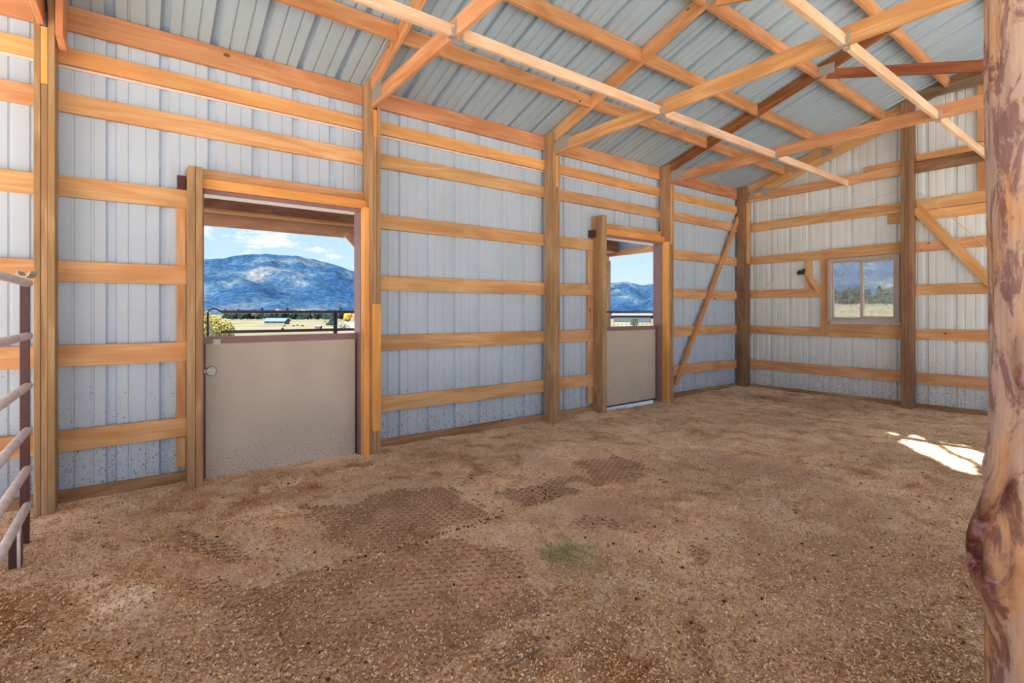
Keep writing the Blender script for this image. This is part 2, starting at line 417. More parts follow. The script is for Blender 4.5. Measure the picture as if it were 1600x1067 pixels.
# back wall ----------------------------------------------------------
YB = 9.2
wb = tag(empty('wall_back', (0, YB, 0)), kind='structure')
WX = (1.483, 2.467, 1.295, 2.315)
anc = .20; a = -.042; SPB = .32; panb = SPB * 3
while a < WID + .04:
    a0, a1 = a, min(a + panb, WID + .04)
    cuts = sorted({a0, a1} | {c for c in (WX[0], WX[1], WID / 2) if a0 < c < a1})
    prof = rib_profile(a0, a1, anc, SPB)
    prof = sorted(prof + [(c, float(np.interp(c, [p[0] for p in prof], [p[1] for p in prof]))) for c in cuts])
    rects = []
    for i in range(len(cuts) - 1):
        mid = (cuts[i] + cuts[i + 1]) / 2
        top = lambda q: roofz(max(q, 0)) - .012
        if WX[0] < mid < WX[1]:
            rects += [(cuts[i], cuts[i + 1], -.02, WX[2]), (cuts[i], cuts[i + 1], WX[3], top)]
        else: rects.append((cuts[i], cuts[i + 1], -.02, top))
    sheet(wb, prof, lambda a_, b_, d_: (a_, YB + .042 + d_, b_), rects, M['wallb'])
    a += panb
BP = [(2.515, 2.655), (5.0, 5.14), (7.4, 7.54), (8.99, 9.14)]
def brow(x0, x1, z0, z1, mat='girt', yf=0, bow=0, dz=0):
    return board('girt', (x0, YB + .02 + yf, (z0 + z1) / 2), (x1, YB + .02 + yf, (z0 + z1) / 2 + dz), (0, 0, 1), z1 - z0, .04, M[mat], wb, bow=bow)
for (z0, z1) in ((.40, .565), (1.045, 1.196), (1.70, 1.847), (2.33, 2.475), (2.935, 3.095)):
    for (p, q) in ((.152, 2.515), (2.655, 5.0), (5.14, 7.4), (7.54, 8.99)):
        if p < 1 and z0 == 1.70: brow(p, 1.375, z0, z1)
        elif p < 1 and z0 == 1.045: brow(p, 1.375, z0, z1); brow(1.485, q, 1.115, 1.29 - .04); brow(1.485, q, 1.045, 1.113)
        elif p < 1 and z0 == 2.33: brow(p, 1.375, z0, z1 + .0); brow(1.375, q, z0 + .0, z1 + .015, dz=.008)
        else: brow(p, q, z0, z1, bow=rnd.choice([0, .008]))
for (p, q) in ((.152, 2.515), (2.655, 5.0)): box('skirt_board', (p, YB, -.1), (q, YB + .04, .11), M['skirt'], wb)
box('stud', (1.377, YB - .004, 1.045), (1.483, YB + .036, 2.33), M['girt'], wb)
box('stud', (1.125, YB, 1.847), (1.227, YB + .036, 2.33), M['girt'], wb)
board('block', (1.14, YB - .022, 2.12), (1.375, YB - .022, 1.77), (1, 0, .6), .075, .038, M['girt'], wb)
brow(1.99, 2.515, 3.638, 3.725, 'girt_b', -.002); brow(2.655, 3.6, 3.66, 3.76, 'girt_b'); brow(2.655, 3.8, 3.49, 3.658, 'postd', -.01)
brow(2.30, 2.515, 2.79, 2.93, 'girt'); brow(2.66, 5.0, 2.79, 2.93, 'girt_b', -.006)
box('stud', (3.33, YB - .02, 3.77), (3.45, YB + .02, 4.62), M['eave'], wb)
box('stud', (3.33, YB - .02, 3.10), (3.45, YB + .02, 3.49), M['eave'], wb)
# beams of the gable
def sk(x0, x1, off, d, name, mat, y, t, parent):   # sloping chord whose top edge runs off below the roof
    z0 = roofz(x0) - off - d / 2; z1 = roofz(x1) - off - d / 2
    L_ = math.hypot(x1 - x0, z1 - z0)
    return board(name, (x0, y, z0), (x1, y, z1), (0, 0, 1), d * math.cos(math.atan(SL)), t, mat, parent)

for i, (p, q) in enumerate(BP[:3]):
    lab = ['three-ply post in the end wall, right of the window', 'three-ply post in the end wall hidden behind the log', 'end wall post beyond the log'][i]
    t = tag(empty('laminated_post', ((p + q) / 2, YB - .09, 0)), lab, 'post')
    for k in range(3):
        tk = (q - p) / 3
        box('ply', (p + k * tk + .001, YB - .18 + [0, .006, -.002][k], -.1), (p + (k + 1) * tk - .001, YB - .002, min(roofz(p), roofz(q)) - .03), M['postd' if i == 0 else 'post'], t)

# window -------------------------------------------------------------
wn_ = tag(empty('window_1', ((WX[0] + WX[1]) / 2, YB, WX[2])), kind='structure')
x0, x1, z0, z1 = WX; fy0, fy1 = YB - .035, YB + .06
for lo, hi in (((x0, fy0, z0), (x0 + .055, fy1, z1)), ((x1 - .045, fy0, z0), (x1, fy1, z1)), ((x0 + .055, fy0, z0), (x1 - .045, fy1, z0 + .045)), ((x0 + .055, fy0, z1 - .045), (x1 - .045, fy1, z1))):
    box('frame', lo, hi, M['taupe'], wn_)
xm = (x0 + x1) / 2 - .01
for s, (sa, sb, yy) in enumerate(((x0 + .055, xm + .02, YB + .028), (xm - .02, x1 - .045, YB - .004))):
    sh = empty('sash', ((sa + sb) / 2, yy, z0)); sh.parent = wn_; sh.location -= wn_.location
    th = .022 if s == 0 else .042
    zz0, zz1 = z0 + .045, z1 - .045
    for lo, hi in (((sa, yy - .014, zz0), (sa + th, yy + .014, zz1)), ((sb - th, yy - .014, zz0), (sb, yy + .014, zz1)), ((sa + th, yy - .014, zz0), (sb - th, yy + .014, zz0 + th)), ((sa + th, yy - .014, zz1 - th), (sb - th, yy + .014, zz1))):
        box('sash_rail', lo, hi, M['taupe'], sh)
    box('pane', (sa + th, yy - .002, zz0 + th), (sb - th, yy + .002, zz1 - th), M['glass'], sh, .0003)
box('sash_latch', (xm - .024, YB - .03, z0 + .62), (xm - .008, YB - .018, z0 + .68), M['taupe'], wn_)

# roof ---------------------------------------------------------------
ceil = tag(empty('ceiling', (WID / 2, 3, EZ)), kind='structure')
RS = .352; ranc = -.146; pr = RS * 3
SUN_GAPS = [[(6.01, 3.46), (6.19, 3.72), (6.75, 2.88), (6.88, 2.52), (6.75, 2.57)], [(6.40, 3.56), (6.58, 3.66), (6.90, 3.18), (6.90, 2.80)]]  # invented gaps in the unseen slope, cut to throw the sun patch
def inpoly(px, py, P):
    c = False
    for i in range(len(P)):
        (xa, ya), (xb, yb) = P[i], P[i - 1]
        if (ya > py) != (yb > py) and px < (xb - xa) * (py - ya) / (yb - ya) + xa: c = not c
    return c
a = ranc - pr * 5 + .10
while a < YB + .45:
    a0, a1 = a, a + pr
    prof = [(q0, q1 * 1.7) for q0, q1 in rib_profile(a0, a1, ranc, RS)]
    sheet(ceil, prof, lambda a_, b_, d_: (b_, a_, roofz(b_) + .004 + d_), [(a0, a1, -.45, WID / 2)], M['roof'], 'roof_panel')
    if a1 < 2.3 or a0 > 3.8:
        sheet(ceil, prof, lambda a_, b_, d_: (b_, a_, roofz(b_) + .004 + d_), [(a0, a1, WID / 2, WID + .45)], M['roof'], 'roof_panel')
    else:
        vs = []; fs = []; nx = 160; xs = np.linspace(WID / 2, WID + .45, nx + 1)
        pp = [prof[0]]
        for q in prof[1:]:
            while q[0] - pp[-1][0] > .035: pp.append((pp[-1][0] + .03, pp[-1][1] if q[1] == pp[-1][1] else pp[-1][1]))
            pp.append(q)
        for x in xs:
            for (aa, d) in pp: vs.append((x, aa, roofz(x) + .004 + d))
        m_ = len(pp)
        for i in range(nx):
            for j in range(m_ - 1):
                cxx = (xs[i] + xs[i + 1]) / 2; cyy = (pp[j][0] + pp[j + 1][0]) / 2
                if any(inpoly(cxx, cyy, P) for P in SUN_GAPS): continue
                fs.append((i * m_ + j, (i + 1) * m_ + j, (i + 1) * m_ + j + 1, i * m_ + j + 1))
        put('roof_panel', mesh('roof_panel', vs, fs), M['roof'], ceil, (0, 0, 0))
    a += pr
TY = [1.90 - 2.42 * 2.9, 1.90 - 2.42 * 2, -.522, 1.90, 4.325, 6.745, 9.14]     # truss planes
TT = .038
PX = [.80, 1.55, 2.29, 3.04, 3.78, 4.44]
for i in range(len(TY) - 1):
    ya, yb = TY[i] + TT / 2 + .002, TY[i + 1] - TT / 2 - .002
    for x in PX + [WID - v for v in PX]:
        zt = roofz(x) - .002
        box('purlin', (x - .02, ya, zt - .145), (x + .02, yb, zt), M['truss'], ceil)

# trusses ------------------------------------------------------------
def plate(parent, x0, x1, z0, z1, y, shear=0):
    """toothed gusset plate, rows of punched slots"""
    vs = []; fs = []
    def q(a, b_, c_, d_, yy0, yy1):
        i = len(vs)
        for yy in (yy0, yy1):
            for (X, Z) in ((a, c_), (b_, c_), (b_, d_), (a, d_)): vs.append((X - x0, yy - y, Z - z0 + shear * (X - x0)))
        fs.extend([(i, i + 1, i + 2, i + 3), (i + 7, i + 6, i + 5, i + 4), (i, i + 4, i + 5, i + 1), (i + 1, i + 5, i + 6, i + 2), (i + 2, i + 6, i + 7, i + 3), (i + 3, i + 7, i + 4, i)])
    q(x0, x1, z0, z1, y, y - .0015)
    nx = max(3, int((x1 - x0) / .022)); nz_ = max(3, int((z1 - z0) / .016))
    for i in range(nx):
        for j in range(nz_):
            cx = x0 + (i + .5) * (x1 - x0) / nx; cz = z0 + (j + .5) * (z1 - z0) / nz_
            q(cx - .006, cx + .004, cz - .003, cz + .003, y - .0015, y - .004)
    return put('gusset_plate', mesh('gusset_plate', vs, fs), M['galv'], parent, (x0, y, z0))
def truss(y, label, wood_m, wood_t=None):
    t = tag(empty('roof_truss', (WID / 2, y, 3.47)), label, 'truss')
    z = 3.472
    bc = box('bottom_chord', (.17, y - TT / 2, z), (WID - .17, y + TT / 2, z + .142), M[wood_m], t)
    for s in (0, 1):
        X = (lambda v: v) if s == 0 else (lambda v: WID - v)
        tcd = sk(X(.06), X(WID / 2 - .001), .006, .158, 'top_chord', M[wood_t or wood_m], y, TT, t)
        board('web', (X(2.42), y, 4.345), (X(4.50), y, 3.672), (0, 0, 1), .112, TT, M[wood_t or wood_m], t)
        yp = y - TT / 2 - .0005
        plate(bc, X(.20) if s == 0 else X(.44), X(.44) if s == 0 else X(.20), z + .03, z + .185, yp)
        plate(tcd, X(2.27) if s == 0 else X(2.50), X(2.50) if s == 0 else X(2.27), 4.33, 4.455, yp, 0)
    plate(bc, WID / 2 - .12, WID / 2 + .12, z + .05, z + .2, y - TT / 2 - .0005)
    return t
truss(TY[0], 'wooden roof truss at the open front far behind the camera', 'truss')
truss(TY[1], 'wooden roof truss just behind the camera', 'truss')
truss(TY[2], 'wooden roof truss over the post at far left', 'truss')
truss(TY[3], 'wooden roof truss over the near half-door, its chord crossing the top centre', 'truss')
truss(TY[4], 'middle wooden roof truss over the mid-wall post, its long chord rising to top right', 'truss')
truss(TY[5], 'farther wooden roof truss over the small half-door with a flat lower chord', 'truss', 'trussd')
hb = box('heel_block', (.12, -.425, 3.335), (.40, -.385, 3.80), M['eave'], [o for o in COL.objects if o.get('label') == 'wooden roof truss over the post at far left'][0]); hb['label'] = 'reddish block beside the post head'
gt = tag(empty('roof_truss', (WID / 2, TY[6], 3.49)), 'wooden gable truss lying against the corrugated end wall', 'truss')
box('bottom_chord', (.172, TY[6] - .02, 3.485), (2.512, TY[6] + .02, 3.63), M['girt'], gt)
box('bottom_chord', (2.66, TY[6] + .0, 3.485), (WID - .17, TY[6] + .04, 3.63), M['postd'], gt)
for s in (0, 1):
    X = (lambda v: v) if s == 0 else (lambda v: WID - v)
    sk(X(.06), X(2.50), .006, .15, 'top_chord', M['girt'], TY[6], .038, gt)
    sk(X(2.67), X(WID / 2), .006, .15, 'top_chord', M['postd'], TY[6], .038, gt)
    sk(X(.45), X(2.50), .16, .13, 'lower_chord', M['girt_b'], TY[6] + .006, .038, gt)
plate(gt, .19, .30, 3.56, 3.68, TY[6] - .0205); plate(gt, .42, .56, 3.56, 3.69, TY[6] - .0205)
plate(gt, .95, 1.10, 3.84, 3.96, TY[6] - .0205, .32); plate(gt, 1.42, 1.58, 4.0, 4.11, TY[6] - .0205, .32)
tag(box('tie_beam', (2.66, 9.02, 4.49), (4.5, 9.06, 4.625), M['grey']), 'grey weathered beam level under the far roof end, right of the end wall post', 'beam')

# lateral braces with hangers ----------------------------------------
def lateral(x, label):
    t = tag(empty('lateral_brace', (x, 3, 3.44)), label, 'brace'); segs = {}
    for i in range(1, len(TY) - 1):
        ya, yb = TY[i] + TT / 2 + .004, TY[i + 1] - TT / 2 - .004
        segs[i] = box('brace_segment', (x - .019, ya, 3.462), (x + .019, yb, 3.552), M['brace'], t)
    for i in range(1, len(TY) - 1):
        for s in (-1, 1):
            yy = TY[i] + s * (TT / 2 + .0008)
            vs = []; fs = []
            def bx(lo, hi):
                k_ = len(vs)
                for X in (lo[0], hi[0]):
                    for Y in (lo[1], hi[1]):
                        for Z in (lo[2], hi[2]): vs.append((X - x, Y - yy, Z - 3.456))
                fs.extend([tuple(k_ + q for q in f_) for f_ in ((0, 1, 3, 2), (4, 6, 7, 5), (0, 4, 5, 1), (2, 3, 7, 6), (0, 2, 6, 4), (1, 5, 7, 3))])
            bx((x - .045, yy - .001, 3.475), (x - .02, yy + .001, 3.585)); bx((x + .02, yy - .001, 3.475), (x + .045, yy + .001, 3.585))
            bx((x - .0215, min(yy, yy + s * .04), 3.459), (x + .0215, max(yy, yy + s * .04), 3.461))
            bx((x - .0215, min(yy, yy + s * .03), 3.459), (x - .0195, max(yy, yy + s * .03), 3.52)); bx((x + .0195, min(yy, yy + s * .03), 3.459), (x + .0215, max(yy, yy + s * .03), 3.52))
            put('joist_hanger', mesh('joist_hanger', vs, fs), M['galv'], segs.get(i if s > 0 else i - 1, t), (x, yy, 3.456))
    return t
lateral(1.79, 'long pale timber brace running under the trusses nearer the side wall')
lateral(3.46, 'long pale timber brace running under the trusses at upper right')
lateral(WID - 1.79, 'pale timber brace under the trusses on the side behind the log')

# diagonal braces ----------------------------------------------------
tag(board('diagonal_brace', (.026, 7.085, .25), (.026, 9.0, 3.17), (0, 1, .0), .088, .04, M['truss'], None, skew0=.02, skew1=-.05), 'diagonal two-by-four leaning in the last side wall bay beside the corner post', 'brace')
tag(board('diagonal_brace', (2.66, YB - .03, 2.97), (3.5, YB - .03, 1.80), (1, 0, .6), .125, .038, M['girt_b'], None), 'diagonal board sloping down right from the end wall post', 'brace')

# hanging wires, box on the end wall
tag(tube('electrical_box', [(1.02, YB - .03, 2.11), (1.06, YB - .03, 2.14), (1.10, YB - .03, 2.12), (1.12, YB - .03, 2.19)], [.03, .042, .04, .02], M['dark'], None, 8), 'small dark electrical fitting on the end wall left of the window', 'fitting')
def curve3(p, q, sag, nn=14, wob=.01, seed=1):
    r_ = random.Random(seed); out_ = []
    for i in range(nn + 1):
        u = i / nn; v_ = Vector(p).lerp(Vector(q), u); v_.z -= sag * 4 * u * (1 - u); v_ += Vector((r_.uniform(-wob, wob), 0, r_.uniform(-wob, wob))); out_.append(v_)
    return out_
tag(tube('loose_wire', [(2.68, YB - .08, 3.17), (2.74, YB - .09, 3.17), (2.84, YB - .1, 3.06), (3.05, YB - .08, 2.80), (3.32, YB - .07, 2.46), (3.6, YB - .06, 2.1)], .006, M['cream'], None, 6), 'cream wire hanging beside the diagonal board on the end wall', 'wire')
tag(tube('loose_wire', [(.18, YB - .03, 1.765), (.26, YB - .05, 1.72), (.36, YB - .05, 1.80), (.5, YB - .04, 1.93), (.57, YB - .02, 2.02)], .007, M['cream'], None, 6), 'short curled cream wire near the corner post on the end wall', 'wire')
tag(tube('thin_wire', curve3((.5, YB - .03, 3.2), (2.45, YB - .03, 3.26), .09, 16, .015, 3), .0025, M['galv'], None, 5), 'thin grey wire strung above the second end wall girt', 'wire')
tag(tube('thin_wire', [(.52, YB - .012, 3.0), (.53, YB - .03, 2.7), (.58, YB - .02, 2.55), (.60, YB - .02, 2.2), (.585, YB - .02, 1.98)], .003, M['cream'], None, 5), 'thin wire hanging straight down the end wall between girts near the corner', 'wire')
tag(tube('loose_wire', [(.99, YB - .03, 2.28), (1.05, YB - .05, 2.36), (1.15, YB - .05, 2.42), (1.25, YB - .03, 2.44)], .004, M['cream'], None, 5), 'short wire curling above the dark fitting left of the window', 'wire')

# ================================================================== FLOOR
def fheight(x, y):
    p = Vector((x, y, 0))
    h = .028 * mn.noise(p * .55 + Vector((3, 1, 0))) + .018 * mn.noise(p * 1.4) + .018 * mn.noise(p * 3.7) + .009 * mn.noise(p * 9) + .006 * mn.noise(p * 23)
    # drifts against the side wall and the end wall
    dw = max(0, x); h += .035 * math.exp(-dw / .35) * (.6 + .8 * mn.noise(Vector((y * 1.1, 4, 0))))
    h += .05 * math.exp(-max(0, YB - y) / .8)
    # furrows scraped in the shavings near the left of the stall
    for (a_, b_, ang, wd, ln, am) in FUR:
        dx, dy = x - a_, y - b_; u = dx * math.cos(ang) + dy * math.sin(ang); v_ = -dx * math.sin(ang) + dy * math.cos(ang)
        h -= 1.7 * am * math.exp(-(v_ / wd) ** 2 - (u / ln) ** 2) - am * .9 * math.exp(-((abs(v_) - 2 * wd) / wd) ** 2 - (u / ln) ** 2)
    if 2.14 < x < 3.33 and 2.072 < y < 4.03: h += .026 * min(1, (x - 2.14) / .03, (3.33 - x) / .3)
    # swept thin over the mats
    for (a_, b_, rx, ry, am) in BARE:
        h -= am * math.exp(-((x - a_) / rx) ** 4 - ((y - b_) / ry) ** 4)
    return h + .012
FUR = [(1.4, .35, .5, .10, .5, .03), (1.75, .2, .6, .09, .5, .028), (2.1, -.1, .3, .1, .6, .03), (2.9, .1, .9, .12, .5, .02), (3.6, 1.0, 2.2, .1, .8, .02), (3.9, 1.8, 2.3, .09, 1.2, .02), (3.4, 2.6, 2.4, .08, 1.0, .015)]
BARE = [(2.62, 1.05, .54, .80, .05), (1.6, 1.5, .40, .50, .042), (1.93, 2.6, .2, .30, .034), (2.62, 2.5, .30, .36, .035), (1.9, 3.6, .4, .3, .028), (2.55, 4.6, .4, .3, .02), (3.8, 3.0, .4, .9, .01)]
MATS = [(2.13, 3.33, .22, 2.045, 0), (.90, 2.115, .22, 2.05, .001), (2.135, 3.34, 2.072, 3.90, .016), (.90, 2.12, 2.07, 3.90, .0), (3.355, 4.56, 2.07, 3.90, -.012), (3.345, 4.55, .22, 2.045, -.012)]
# graded grid: fine near the camera, coarse far away
def graded(lo, hi, c, smin, smax, kf):
    v = [c]; s = c
    while s < hi: s += min(smax, smin + kf * abs(s - c)); v.append(min(s, hi))
    s = c
    while s > lo: s -= min(smax, smin + kf * abs(s - c)); v.insert(0, max(s, lo))
    return v
gx = graded(-.005, WID, 3.0, .018, .07, .006); gy = graded(Y0, YB + .04, 1.0, .018, .07, .006)
vs = [(x, y, fheight(x, y)) for x in gx for y in gy]; ny = len(gy)
fs = [(i * ny + j, (i + 1) * ny + j, (i + 1) * ny + j + 1, i * ny + j + 1) for i in range(len(gx) - 1) for j in range(ny - 1)]
me = mesh('floor', vs, fs, True)

def floor_mat(name, mode):
    m, n, l, b = newmat(name, .95, .08)
    ge = n.new('ShaderNodeNewGeometry'); v = ge.outputs['Position']
    big = nnoise(n, l, v, .9, 4, .6, .4); med = nnoise(n, l, v, 4.5, 5, .65, .6); fine = nnoise(n, l, v, 90, 3, .7)
    vo = n.new('ShaderNodeTexVoronoi'); vo.inputs['Scale'].default_value = 130; l.new(v, vo.inputs['Vector'])
    if mode == 'floor': A, B_, C_ = (255, 237, 216), (242, 210, 178), (194, 146, 106)
    else: A, B_, C_ = (204, 174, 154), (190, 156, 134), (160, 126, 106)
    r1 = ramp(n, [(.3, lin(C_)), (.48, lin(B_)), (.68, lin(A))]); l.new(med, r1.inputs[0])
    r0 = ramp(n, [(.35, g(.72)), (.6, g(1.08))]); l.new(big, r0.inputs[0])
    col = mix(n, l, 1., r1.outputs[0], r0.outputs[0], 'MULTIPLY')
    hs = ramp(n, [(.0, g(.55)), (.5, g(1.)), (1, g(1.5))]); l.new(vo.outputs['Color'], hs.inputs[0])
    col = mix(n, l, .75 if mode == 'floor' else .3, col, mix(n, l, 1., col, hs.outputs[0], 'MULTIPLY'))
    if mode == 'floor':    # damp patches and pale dust with their own shapes
        at = n.new('ShaderNodeAttribute'); at.attribute_name = 'stain'
        sr = n.new('ShaderNodeSeparateColor'); l.new(at.outputs['Color'], sr.inputs[0])
        col = mix(n, l, sr.outputs[0], col, mix(n, l, 1., col, lin((168, 128, 88)), 'MULTIPLY'))
        col = mix(n, l, sr.outputs[1], col, lin((196, 166, 138)))
        col = mix(n, l, sr.outputs[2], col, lin((198, 166, 146)))
    dk = nnoise(n, l, v, 38, 4, .75); dr = ramp(n, [(.64, g(0)), (.70, g(1))]); l.new(dk, dr.inputs[0])
    col = mix(n, l, mix(n, l, .6, g(0), dr.outputs[0]), col, lin((110, 82, 60)))
    l.new(col, b.inputs['Base Color'])
    hb = mix(n, l, .5, fine, vo.outputs['Distance']); bump(n, l, b, hb, .6 if mode == 'floor' else .25, .012)
    return m
M['rubber'] = plain('stud_side_dirt_shade', (146, 112, 92), .9, .1, 0, .3, 30)  # stud sides darkened: dirt plus edge shadow put into the colour
M['floor'] = floor_mat('wood_shavings', 'floor'); M['mat'] = floor_mat('dusty_rubber', 'mat')
DAMP = [(2.7, 3.0, .5, .85, .28), (1.1, .1, .9, .5, .3), (3.6, 1.0, .5, .5, .4), (2.2, -.6, 1.0, .35, 1), (1.45, .3, .35, .25, .8), (3.3, .2, .8, .25, .6), (4.0, 1.2, .5, .35, .9), (3.7, 1.6, .35, .3, .8), (1.0, 2.6, .6, .4, .3), (4.2, 3.6, .8, .6, .55), (3.5, 5.2, 1.2, .8, .3), (.55, .9, .35, .9, .6), (.6, 2.6, .3, .8, .4), (4.4, 2.4, .5, .7, .5), (.8, 8.3, .5, .25, .6)]
GOLD = [(2.7, 3.0, .5, .85, .55), (1.1, .1, .9, .5, .4), (3.6, 1.5, .5, .5, .5)]
DUST = [(1.9, .8, .22, .6, .45), (2.1, .1, .4, .35, .4), (1.6, 3.0, .6, .35, .35), (1.2, 6.2, .7, .5, .35), (2.4, 6.6, 1.5, .8, .2), (3.4, 4.2, .8, .5, .15)]
at = me.color_attributes.new('stain', 'FLOAT_COLOR', 'POINT'); cd = np.zeros((len(vs), 4), 'f'); cd[:, 3] = 1
V_ = np.array(vs)
nzv = np.array([mn.noise(Vector((p[0] * 3, p[1] * 3, 5))) for p in vs]) + .5 * np.array([mn.noise(Vector((p[0] * 9, p[1] * 9, 5))) for p in vs])
for ch_, LST in ((0, DAMP), (1, DUST)):
    for (a_, b_, rx, ry, am) in LST:
        q = np.exp(-((V_[:, 0] - a_) / rx) ** 2 - ((V_[:, 1] - b_) / ry) ** 2) * am * (1 + nzv * 1.3)
        cd[:, ch_] = np.maximum(cd[:, ch_], np.clip(q, 0, 1))
for (a_, b_, rx, ry, am) in BARE:
    q = np.exp(-((V_[:, 0] - a_) / (rx * 1.25)) ** 2 - ((V_[:, 1] - b_) / (ry * 1.25)) ** 2) * (1 + nzv * .8)
    cd[:, 2] = np.maximum(cd[:, 2], np.clip(q, 0, .85))
at.data.foreach_set('color', cd.ravel())
fl = tag(put('floor', me, M['floor']), kind='structure')

# rubber mats with round studs
for i, (a_, b_, c_, d_, dz) in enumerate(MATS):
    labs = ['studded brown rubber mat left bare in the middle foreground', 'studded rubber mat showing in front of the near half-door', 'raised rubber mat right of the step beside the hay wisp',
            'rubber mat mostly buried in front of the mid-wall post', 'buried rubber mat towards the log, beyond the hay', 'buried rubber mat in the right foreground']
    t = tag(empty('rubber_mat', ((a_ + b_) / 2, (c_ + d_) / 2, 0)), labs[i], 'mat', None)
    rot = rnd.uniform(-.006, .006)
    s = board('mat_slab', ((a_ + b_) / 2, c_, -.012 + dz), ((a_ + b_) / 2, d_, -.012 + dz), (1, 0, 0), b_ - a_, .02, M['mat'], t)
    if i in (0, 1, 2, 3):
        vv = []; ff = []; st_ = .056; r_ = .018; r9 = random.Random(i); row = 0; y = c_ + .03
        while y < d_ - .02:
            x = a_ + .03 + (st_ / 2 if row % 2 else 0)
            while x < b_ - .02:
                k_ = len(vv); h_ = .0055
                for q in range(7): an = q * math.tau / 7; vv.append((x + r_ * math.cos(an), y + r_ * math.sin(an), dz - .0025))
                for q in range(7): an = q * math.tau / 7; vv.append((x + r_ * .74 * math.cos(an), y + r_ * .74 * math.sin(an), dz - .002 + h_ * r9.uniform(.7, 1.2)))
                for q in range(7): ff.append((k_ + q, k_ + (q + 1) % 7, k_ + 7 + (q + 1) % 7, k_ + 7 + q))
                ff.append(tuple(k_ + 7 + q for q in range(7)))
                x += st_
            y += st_ * .88; row += 1
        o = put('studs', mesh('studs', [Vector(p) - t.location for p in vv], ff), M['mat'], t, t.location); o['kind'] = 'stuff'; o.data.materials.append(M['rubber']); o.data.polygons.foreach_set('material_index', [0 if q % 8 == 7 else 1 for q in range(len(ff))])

# loose shavings, clods, hay
def on_floor(x, y):
    h = fheight(x, y)
    for (a_, b_, c_, d_, dz) in MATS:
        if a_ < x < b_ and c_ < y < d_: h = max(h, -.001 + dz)
    return h
def in_view(n_, tmin, tmax, seed):
    r_ = np.random.default_rng(seed); out_ = []
    while len(out_) < n_:
        t = tmin * (tmax / tmin) ** r_.random(); s = r_.uniform(-1.05, .95) * t
        x = CX - math.sin(YAW) * t + math.cos(YAW) * s; y = math.cos(YAW) * t + math.sin(YAW) * s
        if .05 < x < WID - .1 and Y0 + .1 < y < YB - .05: out_.append((x, y))
    return out_
def scatter(name, n_, size, flat, seed, tmin, tmax, mat, lift, label, cat, bare_skip=.0):
    vv = []; ff = []; cols = []; r_ = random.Random(seed)
    for (x, y) in in_view(n_, tmin, tmax, seed):
        if bare_skip:
            sk_ = max(math.exp(-((x - a_) / rx) ** 2 - ((y - b_) / ry) ** 2) for (a_, b_, rx, ry, am) in BARE[:5])
            if r_.random() < sk_ * bare_skip: continue
        z = on_floor(x, y) + lift * r_.random()
        L_ = size * r_.uniform(.5, 1.6); W_ = L_ * r_.uniform(.25, .55); an = r_.uniform(0, math.tau)
        u = Vector((math.cos(an), math.sin(an), r_.uniform(-flat, flat))) * L_ / 2; w_ = Vector((-math.sin(an), math.cos(an), r_.uniform(-flat, flat))) * W_ / 2
        c = Vector((x, y, z + .002)); cu = Vector((0, 0, L_ * .18 * r_.random()))
        k_ = len(vv); vv += [c - u - w_ + cu, c - u + w_ + cu, c + w_, c - w_, c + u + w_ + cu, c + u - w_ + cu]
        ff += [(k_, k_ + 1, k_ + 2, k_ + 3), (k_ + 3, k_ + 2, k_ + 4, k_ + 5)]
        cols += [r_.random()] * 6
    me = mesh(name, vv, ff); a2 = me.color_attributes.new('tone', 'FLOAT_COLOR', 'POINT')
    cc = np.ones((len(vv), 4), 'f'); cc[:, 0] = cc[:, 1] = cc[:, 2] = cols; a2.data.foreach_set('color', cc.ravel())
    return tag(put(name, me, mat), label, cat, kind='stuff')
def tone_mat(name, stops, rough=.85):
    m, n, l, b = newmat(name, rough, .1); a_ = n.new('ShaderNodeAttribute'); a_.attribute_name = 'tone'
    r_ = ramp(n, [(p, lin(c)) for p, c in stops]); l.new(a_.outputs['Color'], r_.inputs[0]); l.new(r_.outputs[0], b.inputs['Base Color']); return m
M['flake'] = tone_mat('shaving_flakes', [(0, (124, 84, 52)), (.3, (178, 134, 92)), (.6, (222, 184, 140)), (1, (252, 236, 206))])
M['clod'] = tone_mat('dung_crumbs', [(0, (58, 40, 26)), (1, (104, 74, 44))])
M['hay'] = tone_mat('hay_stems', [(0, (120, 140, 84)), (.6, (160, 172, 116)), (1, (200, 196, 150))])
scatter('wood_shavings', 190000, .009, .55, 11, 1.5, 9.5, M['flake'], .005, 'loose pale wood shavings strewn over the whole stall floor', 'shavings', .75)
# clods
vv = []; ff = []; cols = []; r_ = random.Random(5)
ico = bmesh.new(); bmesh.ops.create_icosphere(ico, subdivisions=1, radius=1); iv = [v.co.copy() for v in ico.verts]; iff = [[v.index for v in f.verts] for f in ico.faces]; ico.free()
spots = in_view(900, 1.8, 9, 21)
for k_ in range(160):    # the dark line of crumbs along the mat seam
    u = r_.random() ** 1.4; spots.append((2.12 + r_.gauss(0, .03), 2.05 - 1.25 * u + r_.gauss(0, .02)))
for k_ in range(120): spots.append((2.02 + r_.gauss(0, .12), 2.55 + r_.gauss(0, .18)))
for k_ in range(90): spots.append((.9 + r_.gauss(0, .3), 8.2 + r_.gauss(0, .16)))
for (x, y) in spots:
    if not (.05 < x < WID - .1 and y < YB - .05): continue
    s_ = .003 + .007 * r_.random() ** 3; z = on_floor(x, y) + s_ * .3; b0_ = len(vv); tn = r_.random(); sx, sy = r_.uniform(.7, 1.5), r_.uniform(.7, 1.5)
    for p in iv:
        j_ = r_.uniform(.7, 1.2); vv.append((x + p.x * s_ * sx * j_, y + p.y * s_ * sy * j_, z + p.z * s_ * .7 * j_)); cols.append(tn)
    ff += [tuple(b0_ + q for q in f_) for f_ in iff]
